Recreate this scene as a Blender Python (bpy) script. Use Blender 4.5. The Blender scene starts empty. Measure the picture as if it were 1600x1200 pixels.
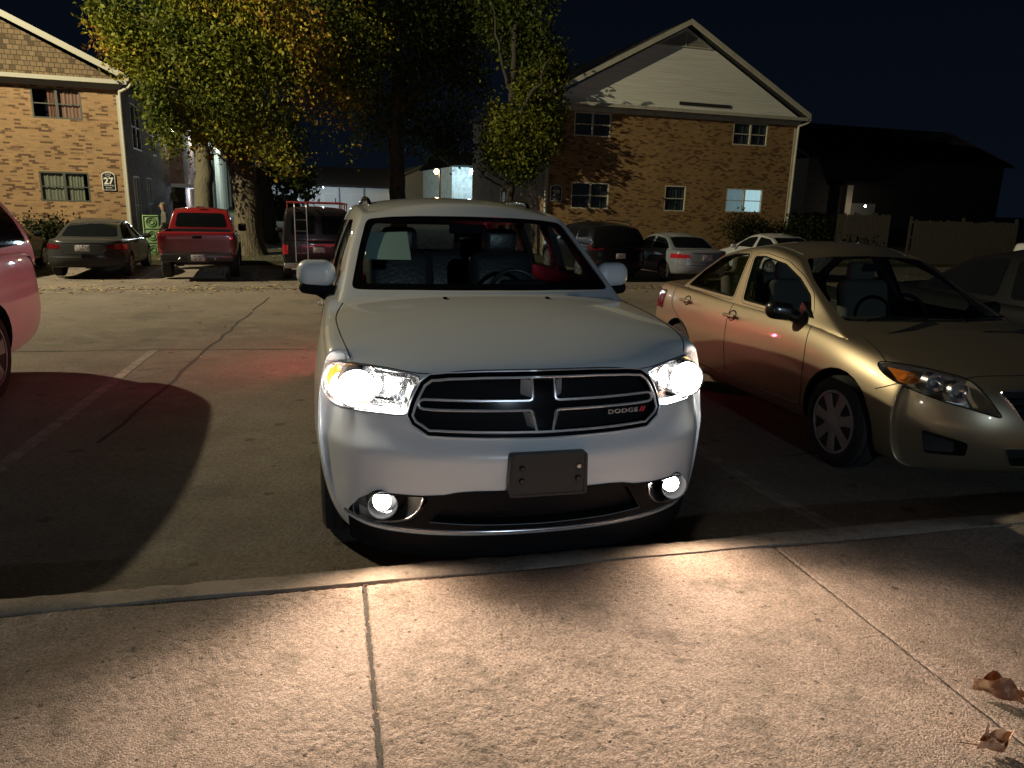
import bpy, bmesh, math, random
import numpy as np
from mathutils import Vector, Matrix
from mathutils.bvhtree import BVHTree
from mathutils.geometry import tessellate_polygon

random.seed(7)
SC = bpy.context.scene
COL = SC.collection
rad = math.radians

# ------------------------------------------------------------------ camera
F_PX, PITCH, ROLL, CAM_H = 1158.3, rad(13.89), rad(1.655), 1.67
cp, sp, cr, sr = math.cos(PITCH), math.sin(PITCH), math.cos(ROLL), math.sin(ROLL)
c_fw = Vector((0, cp, -sp)); c_up0 = Vector((0, sp, cp)); c_rt0 = Vector((1, 0, 0))
c_rt = c_rt0 * cr + c_up0 * sr
c_up = c_up0 * cr - c_rt0 * sr
cam = bpy.data.cameras.new('camera')
cam.sensor_width = 36.0
cam.lens = F_PX / 1600 * 36
cam.clip_start = 0.05
cam.clip_end = 2000
cam_o = bpy.data.objects.new('camera', cam)
COL.objects.link(cam_o)
cam_o.matrix_world = Matrix(((c_rt.x, c_up.x, -c_fw.x, 0), (c_rt.y, c_up.y, -c_fw.y, 0),
                             (c_rt.z, c_up.z, -c_fw.z, CAM_H), (0, 0, 0, 1)))
SC.camera = cam_o

# ------------------------------------------------------------------ night sky, exposure
world = bpy.data.worlds.new('World')
SC.world = world
world.use_nodes = True
wn = world.node_tree
bg = wn.nodes['Background']
tc = wn.nodes.new('ShaderNodeTexCoord'); sx_ = wn.nodes.new('ShaderNodeSeparateXYZ')
rp = wn.nodes.new('ShaderNodeValToRGB')
rp.color_ramp.elements[0].position = 0.0; rp.color_ramp.elements[0].color = (0.0022, 0.0038, 0.0072, 1)
rp.color_ramp.elements[1].position = 0.5; rp.color_ramp.elements[1].color = (0.0006, 0.0008, 0.0021, 1)
wn.links.new(tc.outputs['Generated'], sx_.inputs[0]); wn.links.new(sx_.outputs['Z'], rp.inputs[0])
wn.links.new(rp.outputs[0], bg.inputs['Color'])
bg.inputs['Strength'].default_value = 1.0
SC.view_settings.view_transform = 'Standard'
SC.view_settings.look = 'None'
SC.view_settings.exposure = 0.16
SC.view_settings.gamma = 1.0
SC.view_settings.use_curve_mapping = False
SC.cycles.use_denoising = True
SC.cycles.max_bounces = 7
SC.cycles.transparent_max_bounces = 12
SC.cycles.sample_clamp_indirect = 4.0
SC.cycles.caustics_refractive = False

# ------------------------------------------------------------------ lamps of the place
def lamp(name, kind, loc, energy, color, radius=0.1, target=None, angle=None, blend=0.5, parent=None):
    l = bpy.data.lights.new(name, kind)
    l.energy = energy; l.color = color
    l.shadow_soft_size = radius
    o = bpy.data.objects.new(name, l); COL.objects.link(o)
    o.location = loc
    if parent is not None: o.parent = parent
    if target is not None:
        d = Vector(target) - Vector(loc)
        o.rotation_euler = d.to_track_quat('-Z', 'Y').to_euler()
    if angle: l.spot_size = angle; l.spot_blend = blend
    return o

# the car park's tall lamp, beyond the left edge of the frame
lamp('car_park_lamp', 'SPOT', (-19.9, 14.4, 11.9), 23000, (1.0, 0.87, 0.57), 0.12, (12, 30, 0.5), rad(150), 1.0)
# cool light from the houses behind the photographer
lamp('house_lamp', 'POINT', (4.5, -11.0, 3.8), 1150, (0.64, 0.83, 1.0), 0.12)

# ------------------------------------------------------------------ materials
MATS = {}
def mat(name, base=(.5, .5, .5), rough=.6, metal=0., coat=0., spec=.5, mix=(), bump=(), emit=None, estr=0.,
        scale=(1, 1, 1), alpha=None, sheen=0.):
    if name in MATS: return MATS[name]
    m = bpy.data.materials.new(name); m.use_nodes = True
    nt = m.node_tree; N = nt.nodes; L = nt.links
    b = N['Principled BSDF']
    b.inputs['Base Color'].default_value = (*base, 1)
    b.inputs['Roughness'].default_value = rough
    b.inputs['Metallic'].default_value = metal
    b.inputs['Coat Weight'].default_value = coat
    b.inputs['Coat Roughness'].default_value = .04
    b.inputs['Specular IOR Level'].default_value = spec
    if emit:
        b.inputs['Emission Color'].default_value = (*emit, 1)
        b.inputs['Emission Strength'].default_value = estr
    if mix or bump:
        t = N.new('ShaderNodeTexCoord'); mp = N.new('ShaderNodeMapping')
        mp.inputs['Scale'].default_value = scale
        L.new(t.outputs['Object'], mp.inputs['Vector'])
    cur = None
    for (sc, det, col, lo, hi) in mix:
        n = N.new('ShaderNodeTexNoise'); n.inputs['Scale'].default_value = sc; n.inputs['Detail'].default_value = det
        n.inputs['Roughness'].default_value = .62
        L.new(mp.outputs[0], n.inputs['Vector'])
        r = N.new('ShaderNodeMapRange'); r.inputs[1].default_value = lo; r.inputs[2].default_value = hi
        L.new(n.outputs[0], r.inputs[0])
        x = N.new('ShaderNodeMix'); x.data_type = 'RGBA'
        L.new(r.outputs[0], x.inputs[0])
        if cur is None: x.inputs[6].default_value = (*base, 1)
        else: L.new(cur, x.inputs[6])
        x.inputs[7].default_value = (*col, 1)
        cur = x.outputs[2]
    if cur is not None: L.new(cur, b.inputs['Base Color'])
    prev = None
    for (sc, det, st, dist) in bump:
        n = N.new('ShaderNodeTexNoise'); n.inputs['Scale'].default_value = sc; n.inputs['Detail'].default_value = det
        L.new(mp.outputs[0], n.inputs['Vector'])
        bp = N.new('ShaderNodeBump'); bp.inputs['Strength'].default_value = st; bp.inputs['Distance'].default_value = dist
        L.new(n.outputs[0], bp.inputs['Height'])
        if prev is not None: L.new(prev, bp.inputs['Normal'])
        prev = bp.outputs[0]
    if prev is not None: L.new(prev, b.inputs['Normal'])
    MATS[name] = m
    return m

def glass(name, tint=(.8, .85, .85), ior=1.45, rough=0.0):
    if name in MATS: return MATS[name]
    m = bpy.data.materials.new(name); m.use_nodes = True
    nt = m.node_tree; N = nt.nodes; L = nt.links
    N.remove(N['Principled BSDF'])
    t = N.new('ShaderNodeBsdfTransparent'); t.inputs[0].default_value = (*tint, 1)
    g = N.new('ShaderNodeBsdfGlossy'); g.inputs['Roughness'].default_value = rough
    f = N.new('ShaderNodeFresnel')
    ge = N.new('ShaderNodeNewGeometry'); mr = N.new('ShaderNodeMapRange'); mr.inputs[3].default_value = ior; mr.inputs[4].default_value = 1 / ior
    L.new(ge.outputs['Backfacing'], mr.inputs[0]); L.new(mr.outputs[0], f.inputs['IOR'])       # a thin sheet: the same from both sides
    x = N.new('ShaderNodeMixShader')
    L.new(f.outputs[0], x.inputs[0]); L.new(t.outputs[0], x.inputs[1]); L.new(g.outputs[0], x.inputs[2])
    L.new(x.outputs[0], N['Material Output'].inputs['Surface'])
    MATS[name] = m
    return m

def emis(name, col, s):
    return mat(name, (.02, .02, .02), .5, emit=col, estr=s)

# ------------------------------------------------------------------ objects
def link(name, me, parent=None, smooth=None):
    o = bpy.data.objects.new(name, me); COL.objects.link(o)
    if parent is not None: o.parent = parent
    if smooth is not None:
        for p in me.polygons: p.use_smooth = True
        me.set_sharp_from_angle(angle=rad(smooth))
    return o

def tag(o, label=None, cat=None, group=None, kind=None):
    if label: o['label'] = label
    if cat: o['category'] = cat
    if group: o['group'] = group
    if kind: o['kind'] = kind
    return o

def thing(name, label, cat, loc=(0, 0, 0), rot=(0, 0, 0), group=None):
    o = bpy.data.objects.new(name, None); COL.objects.link(o)
    o.location = loc; o.rotation_euler = rot
    return tag(o, label, cat, group)

class MB:
    def __init__(s): s.v = []; s.f = []; s.m = []
    def add(s, vs, fs, mi=0):
        n = len(s.v); s.v += [tuple(v) for v in vs]
        for f in fs: s.f.append(tuple(n + i for i in f)); s.m.append(mi)
        return s
    def box(s, a, b, mi=0):
        x0, y0, z0 = a; x1, y1, z1 = b
        return s.add([(x0, y0, z0), (x1, y0, z0), (x1, y1, z0), (x0, y1, z0), (x0, y0, z1), (x1, y0, z1), (x1, y1, z1), (x0, y1, z1)],
                     [(0, 3, 2, 1), (4, 5, 6, 7), (0, 1, 5, 4), (1, 2, 6, 5), (2, 3, 7, 6), (3, 0, 4, 7)], mi)
    def rbox(s, c, sz, r=.01, n=3, mi=0, rot=None):
        # box with its vertical edges and rims rounded: a stack of rounded rectangles
        hx, hy, hz = sz[0] / 2, sz[1] / 2, sz[2] / 2
        r = min(r, hx * .95, hy * .95, hz * .95)
        rings = []
        prof = [(r * (1 - math.cos(t)), r * (1 - math.sin(t))) for t in [i * math.pi / 2 / n for i in range(n + 1)]]
        lv = [(-hz + b_, r - a_) for a_, b_ in [(r * (1 - math.sin(t)), r * (1 - math.cos(t))) for t in [i * math.pi / 2 / n for i in range(n + 1)]]]
        lv = [(z, q) for z, q in lv] + [(-z, q) for z, q in reversed(lv)]
        for z, q in lv:
            ring = []
            for k in range(4):
                cx, cy = ((1, 1), (-1, 1), (-1, -1), (1, -1))[k]
                for i in range(n + 1):
                    t = k * math.pi / 2 + i * math.pi / 2 / n
                    ring.append((cx * (hx - r) + math.cos(t) * q, cy * (hy - r) + math.sin(t) * q, z))
            rings.append(ring)
        vs = [p for R_ in rings for p in R_]; m_ = len(rings[0]); fs = []
        for a in range(len(rings) - 1):
            for i in range(m_): fs.append((a * m_ + i, a * m_ + (i + 1) % m_, (a + 1) * m_ + (i + 1) % m_, (a + 1) * m_ + i))
        fs.append(tuple(reversed(range(m_)))); fs.append(tuple(range((len(rings) - 1) * m_, len(rings) * m_)))
        M_ = Matrix.Translation(c) @ (rot.to_4x4() if rot is not None else Matrix.Identity(4))
        return s.add([M_ @ Vector(v) for v in vs], fs, mi)
    def tube(s, pts, r, n=6, closed=False, mi=0, caps=True):
        pts = [Vector(p) for p in pts]; m_ = len(pts); rr = r if hasattr(r, '__len__') else [r] * m_
        rings = []; ref = None
        for i, p in enumerate(pts):
            a = pts[(i - 1) % m_] if (closed or i > 0) else p
            b = pts[(i + 1) % m_] if (closed or i < m_ - 1) else p
            d = (b - a).normalized() if (b - a).length > 1e-9 else Vector((0, 0, 1))
            if ref is None: ref = d.orthogonal().normalized()
            ref = (ref - d * ref.dot(d))
            ref = ref.normalized() if ref.length > 1e-6 else d.orthogonal().normalized()
            q = d.cross(ref)
            rings.append([p + (ref * math.cos(t) + q * math.sin(t)) * rr[i] for t in [2 * math.pi * k / n for k in range(n)]])
        vs = [p for R_ in rings for p in R_]; fs = []
        for a in range(m_ if closed else m_ - 1):
            b = (a + 1) % m_
            for i in range(n): fs.append((a * n + i, a * n + (i + 1) % n, b * n + (i + 1) % n, b * n + i))
        if caps and not closed: fs += [tuple(reversed(range(n))), tuple(range((m_ - 1) * n, m_ * n))]
        return s.add(vs, fs, mi)
    def lathe(s, prof, c, axis='x', n=28, mi=0, closed=False, caps=True):
        # prof: (offset along axis, radius)
        vs = []; fs = []
        for (t, r) in prof:
            for i in range(n):
                a = 2 * math.pi * i / n; u, w = math.cos(a) * r, math.sin(a) * r
                vs.append({'x': (c[0] + t, c[1] + u, c[2] + w), 'y': (c[0] + u, c[1] + t, c[2] + w), 'z': (c[0] + u, c[1] + w, c[2] + t)}[axis])
        m_ = len(prof)
        for a in range(m_ if closed else m_ - 1):
            b = (a + 1) % m_
            for i in range(n): fs.append((a * n + i, a * n + (i + 1) % n, b * n + (i + 1) % n, b * n + i))
        if not closed and caps:
            if prof[0][1] > 1e-5: fs.append(tuple(reversed(range(n))))
            if prof[-1][1] > 1e-5: fs.append(tuple(range((m_ - 1) * n, m_ * n)))
        return s.add(vs, fs, mi)
    def prism(s, poly, axis='y', lo=0., hi=1., mi=0):
        lof = lo if callable(lo) else (lambda a, b: lo); hif = hi if callable(hi) else (lambda a, b: hi)
        mk = {'x': lambda a, b, t: (t, a, b), 'y': lambda a, b, t: (a, t, b), 'z': lambda a, b, t: (a, b, t)}[axis]
        n = len(poly); vs = [mk(a, b, lof(a, b)) for a, b in poly] + [mk(a, b, hif(a, b)) for a, b in poly]
        tri = tessellate_polygon([[Vector((a, b, 0)) for a, b in poly]])
        fs = [tuple(t) for t in tri] + [tuple(n + i for i in reversed(t)) for t in tri]
        fs += [(i, n + i, n + (i + 1) % n, (i + 1) % n) for i in range(n)]
        return s.add(vs, fs, mi)
    def xf(s, M_):
        s.v = [tuple(M_ @ Vector(v)) for v in s.v]; return s
    def mesh(s, name, mats, fixn=True, merge=0.):
        me = bpy.data.meshes.new(name); me.from_pydata(s.v, [], s.f)
        for m_ in (mats if isinstance(mats, (list, tuple)) else [mats]): me.materials.append(m_)
        if any(s.m): me.polygons.foreach_set('material_index', s.m)
        if fixn or merge:
            b = bmesh.new(); b.from_mesh(me)
            if merge: bmesh.ops.remove_doubles(b, verts=b.verts, dist=merge)
            if fixn: bmesh.ops.recalc_face_normals(b, faces=b.faces)
            b.to_mesh(me); b.free()
        me.update(); return me
    def build(s, name, mats, parent=None, smooth=None, fixn=True, merge=0.):
        return link(name, s.mesh(name, mats, fixn, merge), parent, smooth)

# ------------------------------------------------------------------ shells, cuts and patches
def evaluated(me, setup):
    o = bpy.data.objects.new('tmp', me); COL.objects.link(o)
    extra = setup(o)
    dg = bpy.context.evaluated_depsgraph_get(); dg.update()
    out = bpy.data.meshes.new_from_object(o.evaluated_get(dg))
    bpy.data.objects.remove(o)
    for e in extra or (): bpy.data.objects.remove(e)
    return out

def subdiv(me, lv):
    def st(o):
        m_ = o.modifiers.new('s', 'SUBSURF'); m_.levels = lv; m_.render_levels = lv
    return evaluated(me, st)

def boolean(a, b, op):
    def st(o):
        c = bpy.data.objects.new('tmpc', b); COL.objects.link(c)
        m_ = o.modifiers.new('b', 'BOOLEAN'); m_.operation = op; m_.object = c; m_.solver = 'EXACT'
        m_.material_mode = 'TRANSFER'
        return [c]
    return evaluated(a, st)

def lattice(I, J, K, fn, mat_):
    idx = {}; vs = []; fs = []
    def V(i, j, k):
        if (i, j, k) not in idx: idx[(i, j, k)] = len(vs); vs.append(fn(i, j, k))
        return idx[(i, j, k)]
    for i in range(I):
        for j in range(J):
            for k in (0, K): fs.append((V(i, j, k), V(i + 1, j, k), V(i + 1, j + 1, k), V(i, j + 1, k)))
        for k in range(K):
            for j in (0, J): fs.append((V(i, j, k), V(i + 1, j, k), V(i + 1, j, k + 1), V(i, j, k + 1)))
    for j in range(J):
        for k in range(K):
            for i in (0, I): fs.append((V(i, j, k), V(i, j + 1, k), V(i, j + 1, k + 1), V(i, j, k + 1)))
    m_ = MB(); m_.add(vs, fs)
    return m_.mesh('shell', mat_)

ip = lambda x, xs, ys: float(np.interp(x, xs, ys))
ABS = [-1, -.93, -.8, -.58, -.3, 0, .3, .58, .8, .93, 1]

def body_shell(S, mat_, lv=2):
    """lower body: S = front rows (z, half width, y at centre, plan scale), plan curve, stations, rear rows"""
    fr, rr = S['front'], S['rear']; st = S['st']
    K = len(fr) - 1; J = len(st) + 1
    px, py = zip(*S['plan']); qx, qy = zip(*S['rplan'])
    kf = [(r[0] - fr[0][0]) / (fr[-1][0] - fr[0][0]) for r in fr]
    def fn(i, j, k):
        a = ABS[i]; s = abs(a); sg = 1 if a >= 0 else -1
        if j == 0:
            z, w, y0, ps = fr[k]; x = s * w
            if k == K: z = z - S.get('fdrop', .03) * s ** 3
            return (sg * x, y0 + ps * ip(x, px, py), z)
        if j == J:
            z, w, y0, ps = rr[k]; x = s * w
            return (sg * x, y0 - ps * ip(x, qx, qy), z)
        y, zb, zc, ze, wb, wm, wt = st[j - 1]
        if k == K:
            return (sg * s * wt, y, ze + (zc - ze) * (1 - s ** 2.6))
        w = ip(kf[k], [0, .15, .5, .82, 1], [wb, wb + .65 * (wm - wb), wm, wm - .3 * (wm - wt), wt])
        z = zb + (ze - zb) * kf[k]
        return (sg * s * w, y, z)
    return subdiv(lattice(len(ABS) - 1, J, K, fn, mat_), lv)

def cabin_shell(S, mat_, lv=2, inset=0.):
    """greenhouse: rows (z, w front, w mid, w rear, y front, y rear, bow front, bow rear); roof (s, z centre)"""
    rows = S['rows']; ss = S['s']; K = len(rows) - 1; J = len(ss) - 1
    rs, rz = zip(*S['roof'])
    def fn(i, j, k):
        a = ABS[i]; s = abs(a); sg = 1 if a >= 0 else -1; t = ss[j]
        z, wf, wm, wr, yf, yr, bf, br = rows[k]
        w = ip(t, [0, .12, .45, .85, 1], [wf, wf + .45 * (wm - wf), wm, wm + .55 * (wr - wm), wr]) - inset
        y = (yf + bf * s * s) * (1 - t) + (yr - br * s * s) * t if j in (0, J) else (yf + bf * .8) * (1 - t) + (yr - br * .8) * t
        if k == K and 0 < j < J: y = (yf + bf * s * s) * (1 - t) + (yr - br * s * s) * t
        y += inset * (1 if t < .5 else -1) * (1.6 if j in (0, J) else 0)
        if k == K:
            z = ip(t, rs, rz) - S['rd'] * s ** 2.2 - inset
        elif k > 0:
            ztop = ip(t, rs, rz) - S['rd'] - inset
            z0 = rows[0][0]; z = z0 + (z - z0) * (ztop - z0) / (rows[-1][0] - S['rd'] - z0)
        return (sg * s * w, y, z)
    return subdiv(lattice(len(ABS) - 1, J, K, fn, mat_), lv)

def keep_faces(me, matname, keep=True):
    b = bmesh.new(); b.from_mesh(me)
    names = [m_.name if m_ else '' for m_ in me.materials]
    kill = [f for f in b.faces if (names[f.material_index] == matname) != keep]
    bmesh.ops.delete(b, geom=kill, context='FACES')
    b.to_mesh(me); b.free(); return me

def reskin(me, mat_):
    me.materials.clear(); me.materials.append(mat_)
    me.polygons.foreach_set('material_index', [0] * len(me.polygons)); me.update()
    return me

CUT = lambda: mat('cut_lining', (.008, .008, .009), .55)

def patch(shell, cutter, mat_, off=0.):
    """the piece of the shell's surface that lies inside the cutter, moved off along its normals"""
    sn = shell.materials[0].name
    me = boolean(shell, cutter, 'INTERSECT')
    keep_faces(me, sn)
    b = bmesh.new(); b.from_mesh(me)
    bmesh.ops.remove_doubles(b, verts=b.verts, dist=1e-4)
    b.normal_update()
    if off:
        nn = [v.normal.copy() for v in b.verts]
        for v, n_ in zip(b.verts, nn): v.co += n_ * off
    b.to_mesh(me); b.free()
    return reskin(me, mat_)

def solid(me, th):
    """gives a patch a thickness, inwards"""
    def st(o):
        m_ = o.modifiers.new('t', 'SOLIDIFY'); m_.thickness = th; m_.offset = -1
    return evaluated(me, st)

def bvh(me):
    b = bmesh.new(); b.from_mesh(me); t = BVHTree.FromBMesh(b); b.free(); return t

def onto(tree, pts, axis='y', start=-3, off=.0):
    """drop 2D points onto a surface along an axis"""
    d = {'y': Vector((0, 1, 0)), 'x': Vector((1, 0, 0)), 'z': Vector((0, 0, 1))}[axis] * (1 if start < 0 else -1)
    out = []
    for a, b in pts:
        o = {'y': (a, start, b), 'x': (start, a, b), 'z': (a, b, start)}[axis]
        h = tree.ray_cast(Vector(o), d)
        if h[0] is not None:
            n_ = h[1] if h[1].dot(d) < 0 else -h[1]
            out.append(h[0] + n_ * off)
    return out

def curve(pts, n=6, closed=False):
    P = [np.array(p, float) for p in pts]; m_ = len(P); out = []
    for i in range(m_ if closed else m_ - 1):
        g = (lambda k: P[k % m_]) if closed else (lambda k: P[min(max(k, 0), m_ - 1)])
        p0, p1, p2, p3 = g(i - 1), g(i), g(i + 1), g(i + 2)
        for q in range(n):
            t = q / n
            out.append(tuple(.5 * ((2 * p1) + (-p0 + p2) * t + (2 * p0 - 5 * p1 + 4 * p2 - p3) * t * t + (-p0 + 3 * p1 - 3 * p2 + p3) * t ** 3)))
    if not closed: out.append(tuple(P[-1]))
    return out

def rounded(poly, r=.03, n=4):
    P = [Vector((a, b)) for a, b in poly]; m_ = len(P); out = []
    for i in range(m_):
        p = P[i]; a = P[i - 1] - p; b = P[(i + 1) % m_] - p
        ra = min(r, a.length * .45, b.length * .45)
        s_ = p + a.normalized() * ra; e = p + b.normalized() * ra
        for k in range(n + 1):
            t = k / n; q = s_ * (1 - t) ** 2 + p * 2 * t * (1 - t) + e * t * t
            out.append((q.x, q.y))
    return out

def dense(poly, d=.04, closed=True):
    out = []; m_ = len(poly)
    for i in range(m_ if closed else m_ - 1):
        a = np.array(poly[i], float); b = np.array(poly[(i + 1) % m_], float)
        k = max(1, int(np.linalg.norm(b - a) / d))
        out += [tuple(a + (b - a) * q / k) for q in range(k)]
    if not closed: out.append(tuple(poly[-1]))
    return out

def inset2(poly, d):
    """moves a closed outline inwards by d"""
    P = [Vector((a, b)) for a, b in poly]; m_ = len(P)
    area = sum(P[i].x * P[(i + 1) % m_].y - P[(i + 1) % m_].x * P[i].y for i in range(m_))
    sg = 1 if area > 0 else -1; out = []
    for i in range(m_):
        t = (P[(i + 1) % m_] - P[i - 1])
        t = t.normalized() if t.length > 1e-9 else Vector((1, 0))
        out.append((P[i].x - t.y * d * sg, P[i].y + t.x * d * sg))
    return out

mir2 = lambda poly: [(-a, b) for a, b in reversed(poly)]
# ================================================================== generic vehicle
PLASTIC = mat('black_plastic', (.008, .008, .009), .75, spec=.12)
GLOSSK = mat('gloss_black', (.006, .006, .007), .12, coat=.6)
CHROME = mat('chrome', (.82, .82, .84), .24, metal=1)
DARKCHROME = mat('dark_chrome', (.16, .16, .18), .16, metal=1)
RUBBER = mat('tyre_rubber', (.012, .012, .012), .82)
ALLOY = mat('alloy_rim', (.42, .42, .44), .32, metal=.85)
AUTOGLASS = glass('car_glass', (.84, .90, .88), 1.5)
DARKGLASS = mat('tinted_glass', (.006, .007, .008), .04, spec=.7)
LENS = glass('clear_lens', (.95, .95, .95), 1.45)
REDLENS = mat('red_lens', (.13, .008, .011), .12, coat=1, mix=[(60, 1, (.05, .004, .006), .5, .55)])
PLATE = mat('plate_white', (.55, .55, .53), .4, mix=[(26, 2, (.12, .13, .2), .52, .56)], scale=(1, 1, .8))
SEAT = mat('seat_leather', (.035, .035, .037), .34, bump=[(40, 2, .2, .01)])
CUTM = CUT()

def paint(name, col, rough=.34, metal=0.0, coat=1.):
    if name in ('black', 'graphite', 'black_van'): return mat('paint_' + name, col, .22, spec=.12, coat=.06)
    return mat('paint_' + name, col, rough, metal=metal, coat=coat)

def make_wheel(root, x, y, r, w, rimr, side, rim_mat=ALLOY, spokes=5, cover=False, z=None, sub='rim'):
    """tyre is the wheel mesh; its rim is a child. side = -1 / +1: which way the face looks"""
    z = r if z is None else z
    h = w / 2
    m_ = MB()
    pr = [(-h * .86, rimr), (-h, rimr + .02), (-h, r - .035), (-h * .86, r - .008), (-h * .6, r), (-h * .58, r - .008), (-h * .5, r - .008), (-h * .48, r),
          (h * .48, r), (h * .5, r - .008), (h * .58, r - .008), (h * .6, r), (h * .86, r - .008), (h, r - .035), (h, rimr + .02), (h * .86, rimr)]
    m_.lathe(pr, (x, y, z), 'x', 40, closed=True)
    t = m_.build('wheel', RUBBER, root, 40)
    f = side * h
    q = MB()
    if rim_mat is None: return t
    # barrel, flange, dished back
    q.lathe([(f * .92, rimr + .004), (f * 1.0, rimr + .004), (f * 1.0, rimr - .014), (f * .8, rimr - .028), (f * .1, rimr - .04), (f * .05, .03)], (x, y, z), 'x', 40, 1)
    q.lathe([(f * .93, rimr + .005), (f * 1.01, rimr + .005), (f * 1.01, rimr - .012), (f * .93, rimr - .016)], (x, y, z), 'x', 40, caps=False)
    n = spokes
    for k in range(n):
        a = 2 * math.pi * k / n + .2
        for da in ((-.13, .13) if spokes == 5 else (0,)):
            wd = .028 if spokes == 5 else .033
            poly = []
            for rr_, ww in ((.035, wd * 1.15), (rimr * .55, wd * .95), (rimr - .012, wd * 1.25)):
                poly.append((rr_, ww))
            pts = [(rr_, ww) for rr_, ww in poly] + [(rr_, -ww) for rr_, ww in reversed(poly)]
            b_ = a + da
            pp = [(y + math.cos(b_) * p - math.sin(b_) * s, z + math.sin(b_) * p + math.cos(b_) * s) for p, s in pts]
            if spokes != 5 and cover:
                q.prism(pp, 'x', x + f * .80, x + f * .98)
            else:
                q.prism(pp, 'x', x + f * .72, x + f * .96)
    q.lathe([(f * .6, .055), (f * .98, .055), (f * 1.02, .04), (f * 1.03, 1e-6)], (x, y, z), 'x', 20)
    rim = q.build(sub, [rim_mat, mat('rim_shadow', (.03, .03, .032), .6, metal=.3)], t, 35)
    b_ = MB()
    for k in range(5):
        a = 2 * math.pi * k / 5
        b_.lathe([(f * .95, .009), (f * 1.05, .009), (f * 1.05, 1e-6)], (x, y + math.cos(a) * .035, z + math.sin(a) * .035), 'x', 8)
    return t

def wheel_cut(y, r, x0, W=1.3, n=28, z=None):
    m_ = MB()
    z = r if z is None else z
    m_.lathe([(x0, r + .055), (W, r + .055)], (0, y, z), 'x', n)
    m_.lathe([(-W, r + .055), (-x0, r + .055)], (0, y, z), 'x', n)
    return m_

def seam(tree, pts, root, axis='z', start=4, r=.0032, name='panel_gap', m_=None, n=5, off=-.0005):
    P = onto(tree, dense(curve(pts, n), .05, False), axis, start, off)
    if len(P) < 2: return None
    return MB().tube(P, r, 5).build(name, m_ or CUTM, root, 60)

def both(fn):
    for s in (-1, 1): fn(s)

def joinmb(*ms):
    o = MB()
    for m_ in ms: o.add(m_.v, m_.f); o.m[-len(m_.f):] = m_.m
    return o

def side_pane(shell, outline, s, m_, off, root, name='side_window', th=0):
    pr = MB().prism(outline, 'x', .25 if s > 0 else -1.3, 1.3 if s > 0 else -.25).mesh('c', CUTM)
    me = patch(shell, pr, m_, off)
    if th: me = solid(me, th)
    return link(name, me, root, 40)

def end_pane(shell, outline, lo, hi, m_, off, root, name, th=0):
    pr = MB().prism(outline, 'y', lo, hi).mesh('c', CUTM)
    me = patch(shell, pr, m_, off)
    if th: me = solid(me, th)
    return link(name, me, root, 40)

def far_car(root, B, Cb, pm, wheels, side_w, rear_w, tails, plate=None, wx=.62, mirrors=None, front_w=None, hub=ALLOY, lv=2, lamp_m=REDLENS):
    """a car seen small: painted shell with cut wheel arches; dark glass laid on as panes"""
    b = body_shell(B, pm, lv); c = cabin_shell(Cb, pm, lv) if Cb else None
    cut = MB()
    for (y, r, tw) in wheels: cut = joinmb(cut, wheel_cut(y, r, wx))
    body = boolean(b, cut.mesh('c', CUTM), 'DIFFERENCE')
    link('body', body, root, 35)
    if c: link('cabin', c, root, 35)
    sh = c or b
    for o_ in side_w: both(lambda s: side_pane(sh, rounded(o_, .05), s, DARKGLASS, .004, root))
    if rear_w: end_pane(sh, rounded(rear_w[0], .06), rear_w[1], rear_w[2], DARKGLASS, .004, root, 'rear_window')
    if front_w: end_pane(sh, rounded(front_w[0], .06), front_w[1], front_w[2], DARKGLASS, .004, root, 'windscreen')
    for t in tails:
        both(lambda s: end_pane(b, [(s * x, z) for x, z in t[0]], t[1], t[2], lamp_m, .006, root, 'tail_light', .02))
    tw = 0.22
    for (y, r, x) in wheels:
        both(lambda s: make_wheel(root, s * (x - tw / 2), y, r, tw, r * .68, s, hub))
    if plate:
        y, z = plate
        MB().rbox((0, y, z), (.31, .012, .155), .004).build('licence_plate', PLATE, root, 40)
    if mirrors:
        x, y, z = mirrors
        both(lambda s: MB().rbox((s * x, y, z), (.2, .1, .14), .045, 4).build('side_mirror', pm, root, 50))
    return b, c

# ================================================================== the white SUV: its two shells
SUV_BODY = dict(
    front=[(.20, .78, .10, 1.0), (.29, .85, .045, 1.0), (.42, .905, .012, 1.0), (.54, .925, -.010, 1.0), (.61, .935, -.020, 1.0), (.645, .94, -.012, 1.0),
           (.71, .945, .040, 1.0), (.83, .948, .055, 1.0), (.93, .940, .075, 1.0), (1.0, .905, .125, 1.05)],
    plan=[(0, 0), (.25, .012), (.48, .055), (.58, .095), (.68, .15), (.80, .235), (.88, .35), (.95, .56)],
    fdrop=.035,
    st=[(.40, .20, 1.095, 1.02, .84, .945, .88), (.62, .22, 1.145, 1.06, .88, .972, .90), (.93, .26, 1.185, 1.095, .88, .985, .905), (1.25, .27, 1.205, 1.125, .87, .965, .91),
        (1.65, .27, 1.2, 1.14, .87, .945, .915), (2.6, .27, 1.2, 1.15, .87, .945, .915), (3.5, .27, 1.2, 1.15, .88, .95, .915),
        (4.0, .28, 1.2, 1.15, .88, .975, .91), (4.5, .30, 1.2, 1.15, .87, .955, .90), (4.8, .34, 1.19, 1.14, .84, .93, .88)],
    rear=[(.36, .82, 5.00, 1), (.42, .86, 5.06, 1), (.50, .89, 5.09, 1), (.58, .90, 5.10, 1), (.66, .90, 5.10, 1), (.74, .90, 5.07, 1), (.82, .90, 5.06, 1), (.90, .89, 5.05, 1), (1.0, .88, 5.03, 1), (1.10, .86, 5.0, 1)],
    rplan=[(0, 0), (.5, .03), (.75, .10), (.9, .22)])
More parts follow.
